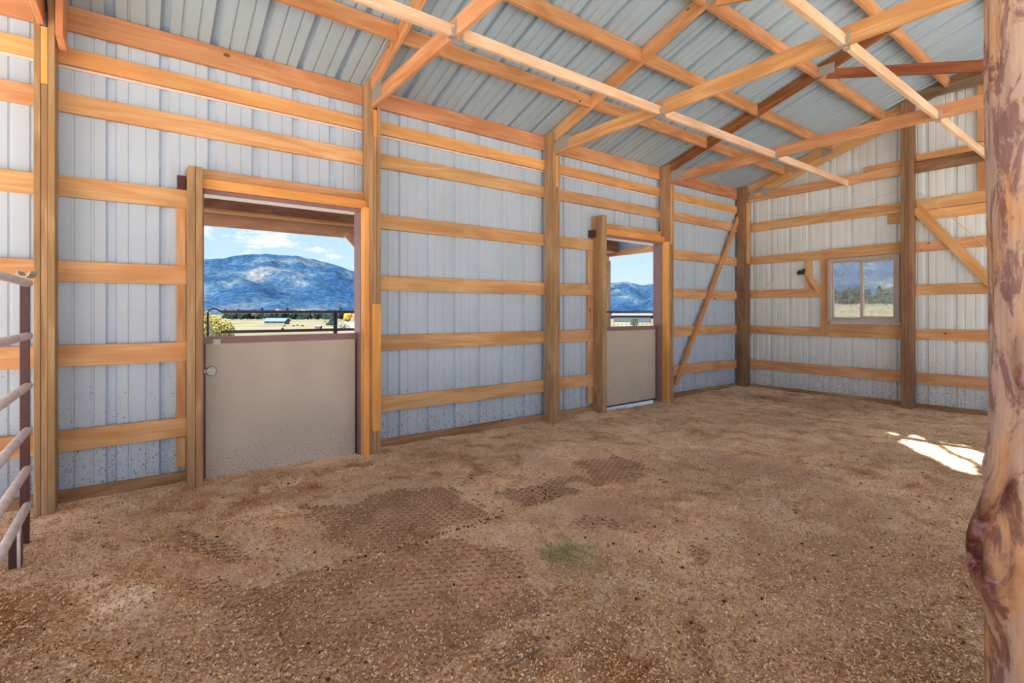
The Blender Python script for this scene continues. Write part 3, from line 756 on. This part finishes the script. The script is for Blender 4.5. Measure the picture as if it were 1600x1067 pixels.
me = mesh('dung_crumbs', vv, ff); a2 = me.color_attributes.new('tone', 'FLOAT_COLOR', 'POINT'); cc = np.ones((len(vv), 4), 'f'); cc[:, 0] = cc[:, 1] = cc[:, 2] = cols; a2.data.foreach_set('color', cc.ravel())
tag(put('dung_crumbs', me, M['clod']), 'dark crumbs of dry dung scattered over the shavings and along the mat seam', 'dung', kind='stuff')
# hay wisp
vv = []; ff = []; cols = []
for k_ in range(300):
    x = 2.80 + r_.gauss(0, .06) + (.16 if k_ % 3 == 0 else 0); y = 2.03 + r_.gauss(0, .07); 
    z = on_floor(x, y) + .004 + .022 * r_.random() * math.exp(-((x - 2.82) / .1) ** 2)
    an = r_.uniform(0, math.tau); L_ = r_.uniform(.02, .09); d_ = Vector((math.cos(an), math.sin(an), r_.uniform(-.12, .3))) * L_; w_ = Vector((-math.sin(an), math.cos(an), 0)) * .0014
    c = Vector((x, y, z)); mid = c + d_ * .5 + Vector((0, 0, .008)); b0_ = len(vv); vv += [c - w_, c + w_, mid + w_, mid - w_, c + d_ + w_, c + d_ - w_]; ff += [(b0_, b0_ + 1, b0_ + 2, b0_ + 3), (b0_ + 3, b0_ + 2, b0_ + 4, b0_ + 5)]
    cols += [r_.random()] * 6
me = mesh('hay_wisp', vv, ff); a2 = me.color_attributes.new('tone', 'FLOAT_COLOR', 'POINT'); cc = np.ones((len(vv), 4), 'f'); cc[:, 0] = cc[:, 1] = cc[:, 2] = cols; a2.data.foreach_set('color', cc.ravel())
tag(put('hay_wisp', me, M['hay']), 'small wisp of green hay lying on the mat step', 'hay', kind='stuff')

# ================================================================== THINGS IN THE BARN
# pipe gate at the left edge
GY = -.527; gx0, gx1 = .66, 3.4
gate = tag(empty('livestock_gate', (gx0, GY, 0)), 'grey and maroon pipe livestock gate at the left edge', 'gate')
for z in (1.63, 1.30, .99, .715, .475, .25):
    tube('rail', [(gx0 - .0, GY + .0, z), (gx1, GY, z)], .0235, M['galvpipe'], gate, 14)
o = tube('end_post', [(gx0 + .02, GY - .012, -.03), (gx0 + .02, GY - .012, 1.63)], .03, M['maroon'], gate, 4, smooth=False); o['label'] = 'maroon square steel end post'
tube('end_post', [(gx1, GY, 0), (gx1, GY, 1.62)], .03, M['maroon'], gate, 4, smooth=False)
lx = 1.03; pts = [(lx + .03, GY - .01, -.02), (lx + .03, GY - .01, .16), (lx + .018, GY - .01, .215), (lx - .02, GY - .01, .235), (lx - .05, GY - .01, .235)]
box('foot', (lx - .035, GY - .035, -.03), (lx + .02, GY + .02, .2), M['maroon'], gate)
tube('foot_loop', [(lx + .03, GY + .01, .0), (lx + .03, GY + .01, .18), (lx + .01, GY + .01, .225), (lx - .03, GY + .01, .235)], .008, M['galvpipe'], gate, 6)
# saddle bracket: two half-round straps
for dx in (0, .075):
    vs = []; fs = []; ns = 10
    for i in range(ns + 1):
        an = math.pi + math.pi * i / ns
        for rr in (.034, .040):
            for yy in (-.02, .02): vs.append((rr * math.cos(an), yy, rr * math.sin(an)))
        if i:
            p = (i - 1) * 4; q = i * 4
            fs += [(p, q, q + 1, p + 1), (p + 2, p + 3, q + 3, q + 2), (p, p + 2, q + 2, q), (p + 1, q + 1, q + 3, p + 3)]
    fs += [(0, 1, 3, 2), (ns * 4, ns * 4 + 2, ns * 4 + 3, ns * 4 + 1)]
    o = put('saddle_bracket', mesh('saddle_bracket', vs, fs), M['galv'], gate, (gx0 + .01 + dx, GY, 1.70)); o.rotation_euler = (0, 0, R(60))

# peeled log column --------------------------------------------------
LX, LY, LR = 4.765, 2.268, .158
KN = [(-2.35, .70, .34, .16, .085, 1), (-2.85, .64, .12, .10, .030, 0), (-2.05, .88, .10, .07, .03, 1), (-2.6, 1.22, .06, .04, .012, 0), (-1.95, 1.28, .10, .07, .03, 1), (-2.9, .95, .05, .035, .012, 0), (-2.5, 2.2, .05, .04, .010, 1), (-2.75, 1.75, .05, .04, .008, 0)]
nth, nzz = 96, 260
vs = []; cols = []
for j in range(nzz + 1):
    z = -.12 + (4.98 + .12) * (j / nzz) ** 1.15
    cx_ = .012 * math.sin(z * 1.1 + .6); cy_ = .012 * math.sin(z * .8)
    for i in range(nth):
        th = -math.pi + math.tau * i / nth
        q = Vector((math.cos(th) * 1.2, math.sin(th) * 1.2, z * .8))
        r_ = LR * (1.06 - .026 * z) + .008 * mn.noise(q * 1.6) + .004 * mn.noise(Vector((math.cos(th) * 6, math.sin(th) * 6, z * 1.6))) + .0015 * mn.noise(Vector((math.cos(th) * 22, math.sin(th) * 22, z * 6)))
        dark = 0
        for (kt, kz, wt, wz, am, dk) in KN:
            d = (th - kt + math.pi) % math.tau - math.pi
            e_ = (d / wt) ** 2 + ((z - kz) / wz) ** 2
            g_ = math.exp(-e_)
            r_ += am * g_ - (am * .65 * math.exp(-e_ * 9) if am > .02 else am * .5 * math.exp(-e_ * 8))
            if dk: dark = max(dark, math.exp(-e_ * .9) * (1 + .8 * mn.noise(Vector((th * 6, z * 9, 1)))))
            else: dark = max(dark, .5 * math.exp(-abs(e_ - .6) * 5))
        r_ += .012 * math.exp(-((z - .7) / .3) ** 2)
        # drying crack
        cz = (th - (-2.62 + .06 * math.sin(z * 2.2) + .05 * mn.noise(Vector((z * 2, 0, 0))))); crk = math.exp(-(cz / .012) ** 2) * (1 if .66 < z < 3.3 else 0)
        r_ -= .006 * crk
        vs.append((cx_ + r_ * math.cos(th), cy_ + r_ * math.sin(th), z)); cols.append((min(1, max(0, dark)), crk))
fs = [(j * nth + i, j * nth + (i + 1) % nth, (j + 1) * nth + (i + 1) % nth, (j + 1) * nth + i) for j in range(nzz) for i in range(nth)]
fs += [tuple(reversed(range(nth))), tuple(nzz * nth + i for i in range(nth))]
me = mesh('log_column', vs, fs, True); a2 = me.color_attributes.new('knot', 'FLOAT_COLOR', 'POINT'); cc = np.zeros((len(vs), 4), 'f'); cc[:, :2] = cols; a2.data.foreach_set('color', cc.ravel())
m, n, l, b = newmat('peeled_log', .6, .3); M['log'] = m
tc = n.new('ShaderNodeTexCoord'); v = tc.outputs['Object']
base = nnoise(n, l, v, 1, 4, .6, .3, (5, 5, 1.6)); r1 = ramp(n, [(.28, lin((176, 122, 84))), (.40, lin((212, 164, 120))), (.50, lin((200, 174, 158))), (.72, lin((180, 164, 168)))]); l.new(base, r1.inputs[0])
pa = nnoise(n, l, v, 1, 6, .72, .8, (13, 13, 4.5)); r2 = ramp(n, [(.50, g(0)), (.57, g(1))]); l.new(pa, r2.inputs[0])
pc = nnoise(n, l, v, 3, 3, .6); r3 = ramp(n, [(.4, lin((110, 70, 60))), (.6, lin((134, 100, 108)))]); l.new(pc, r3.inputs[0])
col = mix(n, l, mix(n, l, .8, g(0), r2.outputs[0]), r1.outputs[0], r3.outputs[0])
st_ = nnoise(n, l, v, 1, 5, .6, .2, (60, 60, 4)); r4 = ramp(n, [(.3, g(.78)), (.65, g(1.1))]); l.new(st_, r4.inputs[0]); col = mix(n, l, 1., col, r4.outputs[0], 'MULTIPLY')
at_ = n.new('ShaderNodeAttribute'); at_.attribute_name = 'knot'; sc_ = n.new('ShaderNodeSeparateColor'); l.new(at_.outputs['Color'], sc_.inputs[0])
kc = nnoise(n, l, v, 16, 4, .7, 1.5); r5 = ramp(n, [(.4, lin((58, 22, 20))), (.52, lin((104, 50, 42))), (.66, lin((150, 120, 134)))]); l.new(kc, r5.inputs[0])
col = mix(n, l, sc_.outputs[0], col, r5.outputs[0]); col = mix(n, l, sc_.outputs[1], col, lin((60, 36, 26)))
l.new(col, b.inputs['Base Color']); bump(n, l, b, mix(n, l, .5, st_, pa), .5, .01)
tag(put('log_column', me, m, None, (LX, LY, 0)), 'thick peeled log column with knots and dark stains at the right edge', 'column')

# ================================================================== OUTSIDE
def gz(x, y):
    d = math.hypot(x - CX, y - 0)
    e_ = max(0, d - 14); az = math.degrees(math.atan2(-(x - CX), y)) if y > 0 else 90
    k = 1 - min(1, max(0, (abs(az) - 23) / 11)); k = k * k * (3 - 2 * k)
    return -.10 - .036 * min(e_, 290) * (1 - k) + k * .021 * min(e_, 600)
def place(px, t):
    a_ = (px - 800) / FPX; x = CX + t * (-math.sin(YAW) + math.cos(YAW) * a_); y = t * (math.cos(YAW) + math.sin(YAW) * a_)
    return x, y, gz(x, y)
rs = [0, 4, 8, 11, 14, 18, 24, 34, 50, 75, 110, 160, 230, 330, 424, 700, 1200, 2000, 3200, 6000, 12000]; na = 96
vs = [(CX, 0, -.1)]; fs = []
for i, r in enumerate(rs[1:]):
    for k_ in range(na):
        an = math.tau * k_ / na; x, y = CX + r * math.cos(an), r * math.sin(an); vs.append((x, y, gz(x, y) - .06 + .04 * mn.noise(Vector((x * .02, y * .02, 0))) * min(1, max(0, r - 20) / 30) * 6))
for k_ in range(na): fs.append((0, 1 + k_, 1 + (k_ + 1) % na))
for i in range(len(rs) - 2):
    for k_ in range(na): p = 1 + i * na; q = p + na; fs.append((p + k_, q + k_, q + (k_ + 1) % na, p + (k_ + 1) % na))
m, n, l, b = newmat('pasture', .95, .05); ge = n.new('ShaderNodeNewGeometry'); v = ge.outputs['Position']
a1_ = nnoise(n, l, v, .012, 6, .6, .3); r1 = ramp(n, [(.35, lin((84, 90, 70))), (.5, lin((108, 106, 86))), (.65, lin((130, 118, 96)))]); l.new(a1_, r1.inputs[0])
a3_ = nnoise(n, l, v, .9, 6, .7); r3 = ramp(n, [(.3, g(.8)), (.7, g(1.1))]); l.new(a3_, r3.inputs[0])
far = mix(n, l, 1., r1.outputs[0], r3.outputs[0], 'MULTIPLY')
ds = n.new('ShaderNodeVectorMath'); ds.operation = 'LENGTH'; l.new(v, ds.inputs[0]); mr_ = n.new('ShaderNodeMapRange'); mr_.inputs[1].default_value = 22; mr_.inputs[2].default_value = 34; l.new(ds.outputs['Value'], mr_.inputs[0])
near = mix(n, l, 1., lin((244, 234, 218)), r3.outputs[0], 'MULTIPLY')
l.new(mix(n, l, mr_.outputs[0], near, far), b.inputs['Base Color'])
tag(put('ground', mesh('ground', vs, fs, True), m), kind='structure')

# mountain range ------------------------------------------------------
RID = [(-200, 430), (150, 412), (318, 405), (345, 403), (380, 398), (414, 397), (440, 399), (462, 399), (497, 407), (528, 414), (558, 424), (640, 438), (760, 446), (880, 446), (949, 442), (978, 440), (994, 443), (1003, 446), (1022, 443), (1060, 436), (1150, 415), (1250, 396), (1330, 388), (1400, 392), (1540, 400), (1900, 420), (2600, 430)]
def ridge_el(th):   # th: angle right of the view axis -> tan elevation
    px = 800 + FPX * math.tan(max(-1.25, min(1.25, th)))
    y = float(np.interp(px, [p[0] for p in RID], [p[1] for p in RID])); 
    return (HY - y) / FPX * math.cos(th) if abs(th) < 1.2 else .07
nA, nR = 420, 60
vs = []; fs = []
for i in range(nA + 1):
    th = -1.35 + 2.7 * i / nA
    te = ridge_el(th)
    for j in range(nR + 1):
        u = j / nR; r = 2600 + u * 5200
        x = CX + r * (-math.sin(YAW - th)); y = r * math.cos(YAW - th)
        us = min(1, u / .62)
        prof_ = us ** 1.25 if u <= .62 else 1 - ((u - .62) / .38) ** 1.5 * .6
        q = Vector((x, y, 0)) * .0011
        rg = 1 - abs(mn.noise(q * 1.6)) * 2; rg2 = 1 - abs(mn.noise(q * 4.3)) * 2; sm = mn.noise(q * 12) + .5 * mn.noise(q * 27)
        env = 4 * prof_ * (1 - prof_) + .10 
        z = CH + te * 5824 * prof_ + env * (75 * (rg - .6) + 32 * (rg2 - .5)) + 9 * sm * min(1, prof_ * 3)
        vs.append((x, y, z - 16 * (1 - us)))
for i in range(nA):
    for j in range(nR): p = i * (nR + 1) + j; fs.append((p, p + 1, p + nR + 2, p + nR + 1))
m, n, l, b = newmat('hazed_mountain', .95, .0); ge = n.new('ShaderNodeNewGeometry'); v = ge.outputs['Position']
a1_ = nnoise(n, l, v, .0016, 9, .68, .6); r1 = ramp(n, [(.42, lin((28, 52, 80))), (.53, lin((40, 64, 88))), (.60, lin((68, 80, 92))), (.67, lin((98, 96, 98)))]); l.new(a1_, r1.inputs[0])  # aerial haze painted in as the blue of the forest colours
a2_ = nnoise(n, l, v, .03, 4, .7); r2 = ramp(n, [(.4, g(.6)), (.6, g(1.3))]); l.new(a2_, r2.inputs[0])
l.new(mix(n, l, 1., r1.outputs[0], r2.outputs[0], 'MULTIPLY'), b.inputs['Base Color'])
tag(put('mountain_range', mesh('mountain_range', vs, fs, True), m), 'haze-blue forested mountain range with tan clearings beyond the valley', 'mountain')

# vegetation -----------------------------------------------------------
def leafmat(name, stops):
    m, n, l, b = newmat(name, .8, .1); oi = n.new('ShaderNodeAttribute'); oi.attribute_name = 'tone'
    r_ = ramp(n, [(p, lin(c)) for p, c in stops]); l.new(oi.outputs['Color'], r_.inputs[0]); l.new(r_.outputs[0], b.inputs['Base Color']); return m
M['bushY'] = leafmat('autumn_bush', [(0, (44, 62, 36)), (.5, (90, 98, 54)), (1, (160, 140, 84))])
M['sage'] = leafmat('sage_leaves', [(0, (84, 104, 96)), (1, (140, 152, 136))])
M['gold'] = leafmat('gold_leaves', [(0, (150, 100, 34)), (1, (210, 166, 80))])
M['everg'] = leafmat('evergreen', [(0, (22, 38, 40)), (1, (46, 66, 64))])
M['peach'] = leafmat('peach_leaves', [(0, (120, 96, 78)), (1, (176, 142, 108))])
M['trunk'] = plain('bark', (92, 76, 62), .9, .1)
def foliage(name, W, H, nleaf, ls, seed, shape='round', base=.1):
    r_ = random.Random(seed); vv = []; ff = []; cols = []
    lob = [(r_.uniform(-.6, .6), r_.uniform(-.6, .6), r_.uniform(.3, .75), r_.uniform(.35, .6)) for _ in range(7)]
    for k_ in range(nleaf):
        if shape == 'cone':
            u = r_.random() ** .7; zz = H * (base + (1 - base) * (1 - u)); rr = W / 2 * u * math.sqrt(r_.uniform(.3, 1)) * (1 + .25 * math.sin(zz * 9 / H)); an = r_.uniform(0, math.tau); c = Vector((rr * math.cos(an), rr * math.sin(an), zz))
        else:
            L_ = r_.choice(lob); d = Vector((r_.gauss(0, 1), r_.gauss(0, 1), r_.gauss(0, 1))).normalized() * L_[3] * r_.uniform(.7, 1)
            c = Vector(((L_[0] + d.x) * W / 2 * .85, (L_[1] + d.y) * W / 2 * .85, max(base * H, (L_[2] + d.z * .6) * H)))
        n1 = Vector((r_.gauss(0, 1), r_.gauss(0, 1), r_.gauss(0, 1))).normalized(); n2 = n1.orthogonal().normalized(); s_ = ls * r_.uniform(.6, 1.3)
        b0_ = len(vv); vv += [c - n1 * s_, c + n2 * s_ * .5, c + n1 * s_, c - n2 * s_ * .5]; ff.append((b0_, b0_ + 1, b0_ + 2, b0_ + 3)); cols += [min(1, max(0, .25 + .6 * c.z / H + r_.uniform(-.25, .25)))] * 4
    me = mesh(name, vv, ff); a2 = me.color_attributes.new('tone', 'FLOAT_COLOR', 'POINT'); cc = np.ones((len(vv), 4), 'f'); cc[:, 0] = cc[:, 1] = cc[:, 2] = cols; a2.data.foreach_set('color', cc.ravel()); return me
def plant(name, px, t, W, H, mat, nleaf, ls, seed, label, cat, group=None, shape='round', dz=0, me=None):
    x, y, z = place(px, t); r_ = random.Random(seed)
    e_ = tag(empty(name, (x, y, z - .05 + dz)), label, cat, group)
    f_ = put('foliage', me or foliage('foliage', W, H, nleaf, ls, seed, shape), M[mat], e_, (x, y, z + dz)); f_['kind'] = 'stuff'
    f_.rotation_euler = (0, 0, r_.uniform(0, 6))
    if cat == 'bush':
        for k_ in range(5):
            an = r_.uniform(0, 6.28); tube('stem', [(x, y, z - .1 + dz), (x + math.cos(an) * W * .15, y + math.sin(an) * W * .15, z + H * .35 + dz), (x + math.cos(an) * W * .25, y + math.sin(an) * W * .25, z + H * .6 + dz)], [W * .012, W * .009, W * .005], M['trunk'], e_, 5)
    else: tube('trunk', [(x, y, z - .3 + dz), (x, y, z + H * .55 + dz)], [H * .035, H * .015], M['trunk'], e_, 6)
    return e_
plant('autumn_bush', 344, 26, 2.1, 2.0, 'bushY', 5200, .05, 3, 'yellow-green bush seen low at the left of the near half-door opening', 'bush', dz=-.05)
plant('autumn_bush', 316, 24, 1.2, 2.35, 'bushY', 3000, .05, 4, 'taller bush stem half hidden by the left door jamb', 'bush')
plant('sage_shrub', 537, 200, 5, 5, 'sage', 1500, .3, 5, 'grey-green shrub beside the gate upright in the near opening', 'bush')
plant('sage_shrub', 990, 380, 8, 7.5, 'sage', 1400, .5, 6, 'pale round shrub in front of the dark house', 'bush')
plant('golden_tree', 543, 600, 14, 13, 'gold', 1500, .95, 7, 'golden autumn tree right of the gate upright', 'tree')
plant('golden_tree', 560, 590, 12, 13, 'gold', 1000, .95, 8, 'golden tree cut by the right side of the near opening', 'tree')
plant('evergreen_tree', 518, 430, 8, 8.5, 'everg', 1300, .8, 9, 'dark evergreen just left of the gate upright', 'tree', shape='cone')
cone = foliage('foliage', 9, 14, 900, 1.1, 31, 'cone'); rou = foliage('foliage', 11, 11, 900, 1.2, 32)
r_ = random.Random(12)
for k_ in range(30):
    px = 352 + k_ * 6.6 + r_.uniform(-2, 2); t = 780 + (28 if k_ % 2 else -28) + r_.uniform(-8, 8)
    e_ = plant('field_tree', px, t, 7, 7, 'everg', 0, 0, 40 + k_, 'dark tree in the long row at the foot of the mountain, near opening', 'tree', 'dark trees in the far row through the near half-door', me=(cone if k_ % 3 == 0 else rou)); e_.scale = [r_.uniform(.85, 1.35)] * 3
me_p = rou.copy(); me_p.materials.clear(); me_p.materials.append(M['peach'])
for k_, px in enumerate((402, 410, 418, 426, 434, 462, 470, 478, 507)):
    e_ = plant('peach_tree', px, 860 + r_.uniform(0, 20), 8, 9, 'peach', 0, 0, 90 + k_, 'peach autumn tree rising behind the dark tree row', 'tree', 'peach autumn trees behind the dark row', me=me_p); e_.scale = [r_.uniform(1.2, 1.5)] * 3
for k_ in range(12):
    px = 944 + k_ * 7.2 + r_.uniform(-2, 2)
    e_ = plant('field_tree', px, 820 + r_.uniform(0, 40), 7, 7, 'everg', 0, 0, 140 + k_, 'dark tree behind the low house in the far opening', 'tree', 'dark trees behind the low house', me=rou); e_.scale = [r_.uniform(.9, 1.3)] * 3
for k_ in range(14):
    px = 1292 + k_ * 9.3 + r_.uniform(-2, 2)
    e_ = plant('field_tree', px, 150 + r_.uniform(0, 25), 7, 7, 'everg', 0, 0, 190 + k_, 'dark tree seen through the sliding window', 'tree', 'dark trees beyond the window field', me=(cone if k_ % 2 else rou)); e_.scale = [r_.uniform(.25, .5)] * 3

# houses ---------------------------------------------------------------
def house(name, px, t, W, D_, H, RH, wall, roof, label, yaw=.3, dz=0, win=0, cat='house'):
    x, y, z = place(px, t); e_ = tag(empty(name, (x, y, z + dz)), label, cat)
    c_, s_ = math.cos(yaw), math.sin(yaw)
    def tr(p): return Vector((p[0] * c_ - p[1] * s_, p[0] * s_ + p[1] * c_, p[2]))
    w2, d2_ = W / 2, D_ / 2
    vb = [tr(p) for p in ((-w2, -d2_, 0), (w2, -d2_, 0), (w2, d2_, 0), (-w2, d2_, 0), (-w2, -d2_, H), (w2, -d2_, H), (w2, d2_, H), (-w2, d2_, H), (-w2, 0, H + RH), (w2, 0, H + RH))]
    put('walls', mesh('walls', vb, [(0, 1, 5, 4), (2, 3, 7, 6), (1, 2, 6, 9, 5), (3, 0, 4, 8, 7), (0, 3, 2, 1)]), wall, e_, (x, y, z + dz))
    o_ = .06 * W; th_ = .02 * W
    vr = []
    for (Y_, Z_) in ((-d2_ - o_, H - o_ * RH / d2_), (0, H + RH), (d2_ + o_, H - o_ * RH / d2_)):
        for X_ in (-w2 - o_, w2 + o_):
            for q in (0, th_): vr.append(tr((X_, Y_, Z_ + q)))
    put('roof', mesh('roof', vr, [(1, 3, 7, 5), (5, 7, 11, 9), (0, 4, 6, 2), (4, 8, 10, 6), (0, 1, 5, 4), (4, 5, 9, 8), (2, 6, 7, 3), (6, 10, 11, 7), (0, 2, 3, 1), (8, 9, 11, 10)]), roof, e_, (x, y, z + dz))
    for k_ in range(win):
        for side in (-1, 1):
            X_ = -w2 + W * (k_ + .5) / win; ws = W / win * .25
            p4 = [tr((X_ - ws, side * (d2_ + .03), H * .35)), tr((X_ + ws, side * (d2_ + .03), H * .35)), tr((X_ + ws, side * (d2_ + .03), H * .8)), tr((X_ - ws, side * (d2_ + .03), H * .8))]
            p4 += [p + tr((0, -side * .1, 0)) for p in p4]
            put('window', mesh('window', p4, [(0, 1, 2, 3), (7, 6, 5, 4), (0, 4, 5, 1), (1, 5, 6, 2), (2, 6, 7, 3), (3, 7, 4, 0)]), M['dark'], e_, (x, y, z + dz))
    return e_
M['blueh'] = plain('blue_siding', (72, 88, 108), .7); M['bluer'] = plain('blue_roof', (84, 100, 122), .6); M['darkh'] = plain('dark_siding', (50, 58, 70), .7)
M['lightr'] = plain('pale_roof', (104, 106, 112), .6); M['whiter'] = plain('white_roof', (170, 180, 190), .5); M['redh'] = plain('maroon_shed', (76, 50, 52), .8); M['brownr'] = plain('brown_roof', (112, 90, 82), .7)
yv = YAW + .1
house('farmhouse', 433, 500, 20, 11, 3.2, 2.4, M['blueh'], M['bluer'], 'blue-grey farmhouse in front of the tree row', .9, win=3)
house('field_shed', 497.5, 330, 3.6, 3.0, 2.6, .5, M['redh'], M['lightr'], 'little maroon shed standing in the pasture', .9)
house('low_shed', 431, 330, 8, 4, .8, 1.2, M['brownr'], M['brownr'], 'low pinkish roof in the pasture left of centre', .9)
house('white_barn', 556, 300, 13, 9, 2.5, 3.2, M['whiter'], M['whiter'], 'white-roofed shed behind the grey-green shrub', .8)
house('brown_shed', 553, 100, 5, 4, .3, .8, M['brownr'], M['brownr'], 'brown roof edge at lower right of the near opening', .75)
house('dark_house', 988, 600, 42, 18, 8.2, 1.4, M['darkh'], M['lightr'], 'long dark modern house with a pale flat roof in the far opening', .62, win=4)

# cows -------------------------------------------------------------------
M['cow'] = plain('black_hide', (34, 30, 30), .8)
def cow_mesh():
    parts = []; bm = bmesh.new()
    def ell(c, s, sub=2):
        r0 = bmesh.ops.create_icosphere(bm, subdivisions=sub, radius=1)
        for v in r0['verts']: v.co = Vector((v.co.x * s[0] + c[0], v.co.y * s[1] + c[1], v.co.z * s[2] + c[2]))
    ell((0, 0, 1.0), (.85, .33, .38)); ell((.55, 0, 1.05), (.4, .3, .36)); ell((.98, 0, .95), (.35, .16, .2)); ell((1.3, 0, .68), (.24, .12, .14))
    for X, Y in ((.55, .17), (.55, -.17), (-.6, .17), (-.6, -.17)): ell((X, Y, .38), (.09, .09, .42), 1)
    ell((-.86, 0, .8), (.04, .04, .35), 1); ell((1.15, .16, .85), (.05, .1, .05), 1); ell((1.15, -.16, .85), (.05, .1, .05), 1)
    me = bpy.data.meshes.new('cow'); bm.to_mesh(me); bm.free()
    rm = me
    return me
cm = cow_mesh(); tmp = bpy.data.objects.new('cow', cm); md = tmp.modifiers.new('remesh', 'REMESH'); md.mode = 'VOXEL'; md.voxel_size = .06
COL.objects.link(tmp); bpy.context.view_layer.update(); dg = bpy.context.evaluated_depsgraph_get(); cm2 = bpy.data.meshes.new_from_object(tmp.evaluated_get(dg)); bpy.data.objects.remove(tmp)
for k_, (px, t, an) in enumerate(((444, 400, .2), (459, 405, 2.6), (464.5, 420, .6), (473, 405, 3.4), (508, 560, 1))):
    x, y, z = place(px, t); lab = ['black cow grazing nearest the blue-grey farmhouse', 'black cow grazing, largest of the three together', 'small black cow in the middle of the three together', 'black cow grazing at the right end of the three', 'single distant black cow by the evergreen'][k_]
    o = tag(put('cow', cm2, M['cow'], None, (x, y, z - .03), (0, 0, an + YAW)), lab, 'cow', 'cows in the pasture'); o.scale = (1.15,) * 3

# lean-to outside the doors ---------------------------------------------------
lt = tag(empty('lean_to_roof', (-1.6, 4, 2.6)), 'orange timber lean-to roof outside the half-doors', 'roof')
OX = -3.0
box('header_beam', (OX - .04, -7, 2.63), (OX, 8.85, 3.07), M['eave'], lt)
box('inner_beam', (-2.78, -7, 2.82), (-2.70, 8.83, 3.08), M['trussd'], lt)
box('ledger_beam', (-.14, -7, 3.30), (-.10, 8.85, 3.45), M['girt'], lt)
for y in (-6.5, -4.5, -2.5, -.5, 1.5, 3.5, 5.5, 7.5): board('rafter', (-.15, y, 3.41), (OX - .1, y, 3.12), (0, 0, 1), .12, .04, M['truss'], lt)
box('batten', (-2.95, -7, 2.80), (-2.80, 8.8, 2.83), M['pale'], lt)  # pale strip added to paint the beam's lit underside, not a batten
box('end_beam', (OX - .04, 8.855, 2.735), (-.08, 8.895, 2.875), M['eave'], lt)
sheet(lt, rib_profile(-3.05, -.08, 0, .352), lambda a_, b_, d_: (a_, 8.90 + d_, b_), [(-3.05, -.08, 2.872, lambda q: 3.48 + .10 * q)], M['roof'], 'end_panel')
for y0_ in np.arange(-7, 10, 1.056):
    sheet(lt, rib_profile(y0_, min(y0_ + 1.056, 10.4), 0, .352), lambda a_, b_, d_: (b_, a_, 3.485 + .10 * b_ + d_), [(y0_, min(y0_ + 1.056, 10.4), -3.3, -.07)], M['roof'], 'metal_panel')
for (y, dr_) in ((3.02, -1), (8.73, -1), (-2.9, 1)):
    for k_ in range(3): box('post_ply', (OX - .09, y + k_ * .038, -.3), (OX + .05, y + (k_ + 1) * .038 - .001, 2.63), M['post'], lt)
    board('knee_brace', (OX + .04, y + (0 if dr_ < 0 else .1), 2.34), (OX + .04, y + dr_ * .34 + (.1 if dr_ > 0 else 0), 2.70), (0, 1, .8), .09, .036, M['truss'], lt)

# pipe fence at the lean-to's edge
pf = tag(empty('pipe_fence', (OX, 3, 0)), 'rusty brown pipe fence crossing outside both half-door openings', 'fence')
FX = OX + .12
tube('rail', [(FX, 5.2, 1.452), (FX, 17, 1.452)], .022, M['maroon'], pf, 10)
for z in (1.452, 1.175, .80, .42): tube('rail', [(FX, .95, z), (FX, 5.2, z)], .022, M['maroon'], pf, 10)
for z in (1.452, 1.175): tube('rail', [(FX, -2.8, z), (FX, .70, z)], .022, M['maroon'], pf, 10)
for y in (2.50, 5.2, 17): tube('post', [(FX, y, -.3), (FX, y, 1.45)], .03, M['maroon'], pf, 10)
tube('latch_loop', [(FX, .80, 1.30), (FX, .80, 1.44), (FX, .815, 1.475), (FX, .86, 1.495), (FX, .91, 1.485), (FX, .95, 1.455)], .011, M['maroon'], pf, 8)
tube('upright', [(FX, .80, -.1), (FX, .80, 1.44)], .014, M['maroon'], pf, 8)
for k_ in range(9):
    c = Vector((FX + .03, .84 + .012 * math.sin(k_ * 2.1), 1.24 - k_ * .028)); pts = [c + Vector((.0 if k_ % 2 else .014 * math.cos(q), .014 * math.cos(q) if k_ % 2 else 0, .022 * math.sin(q))) for q in np.linspace(0, math.tau, 10)]
    tube('chain_link', pts, .004, M['galv'], pf, 5)

# wire fence beyond the far opening
wf = tag(empty('field_fence', place(985, 410)), 'row of stakes with wires in the green field before the dark house', 'fence')
pa_, pb_ = Vector(place(940, 410)), Vector(place(1030, 410))
for k_ in range(15):
    c = pa_.lerp(pb_, k_ / 14); tube('post', [c - Vector((0, 0, .3)), c + Vector((0, 0, 3.0))], .22, M['trunk'], wf, 6)
for h_ in (1, 2, 2.8): tube('wire', [pa_ + Vector((0, 0, h_)), pb_ + Vector((0, 0, h_))], .05, M['galv'], wf, 4)
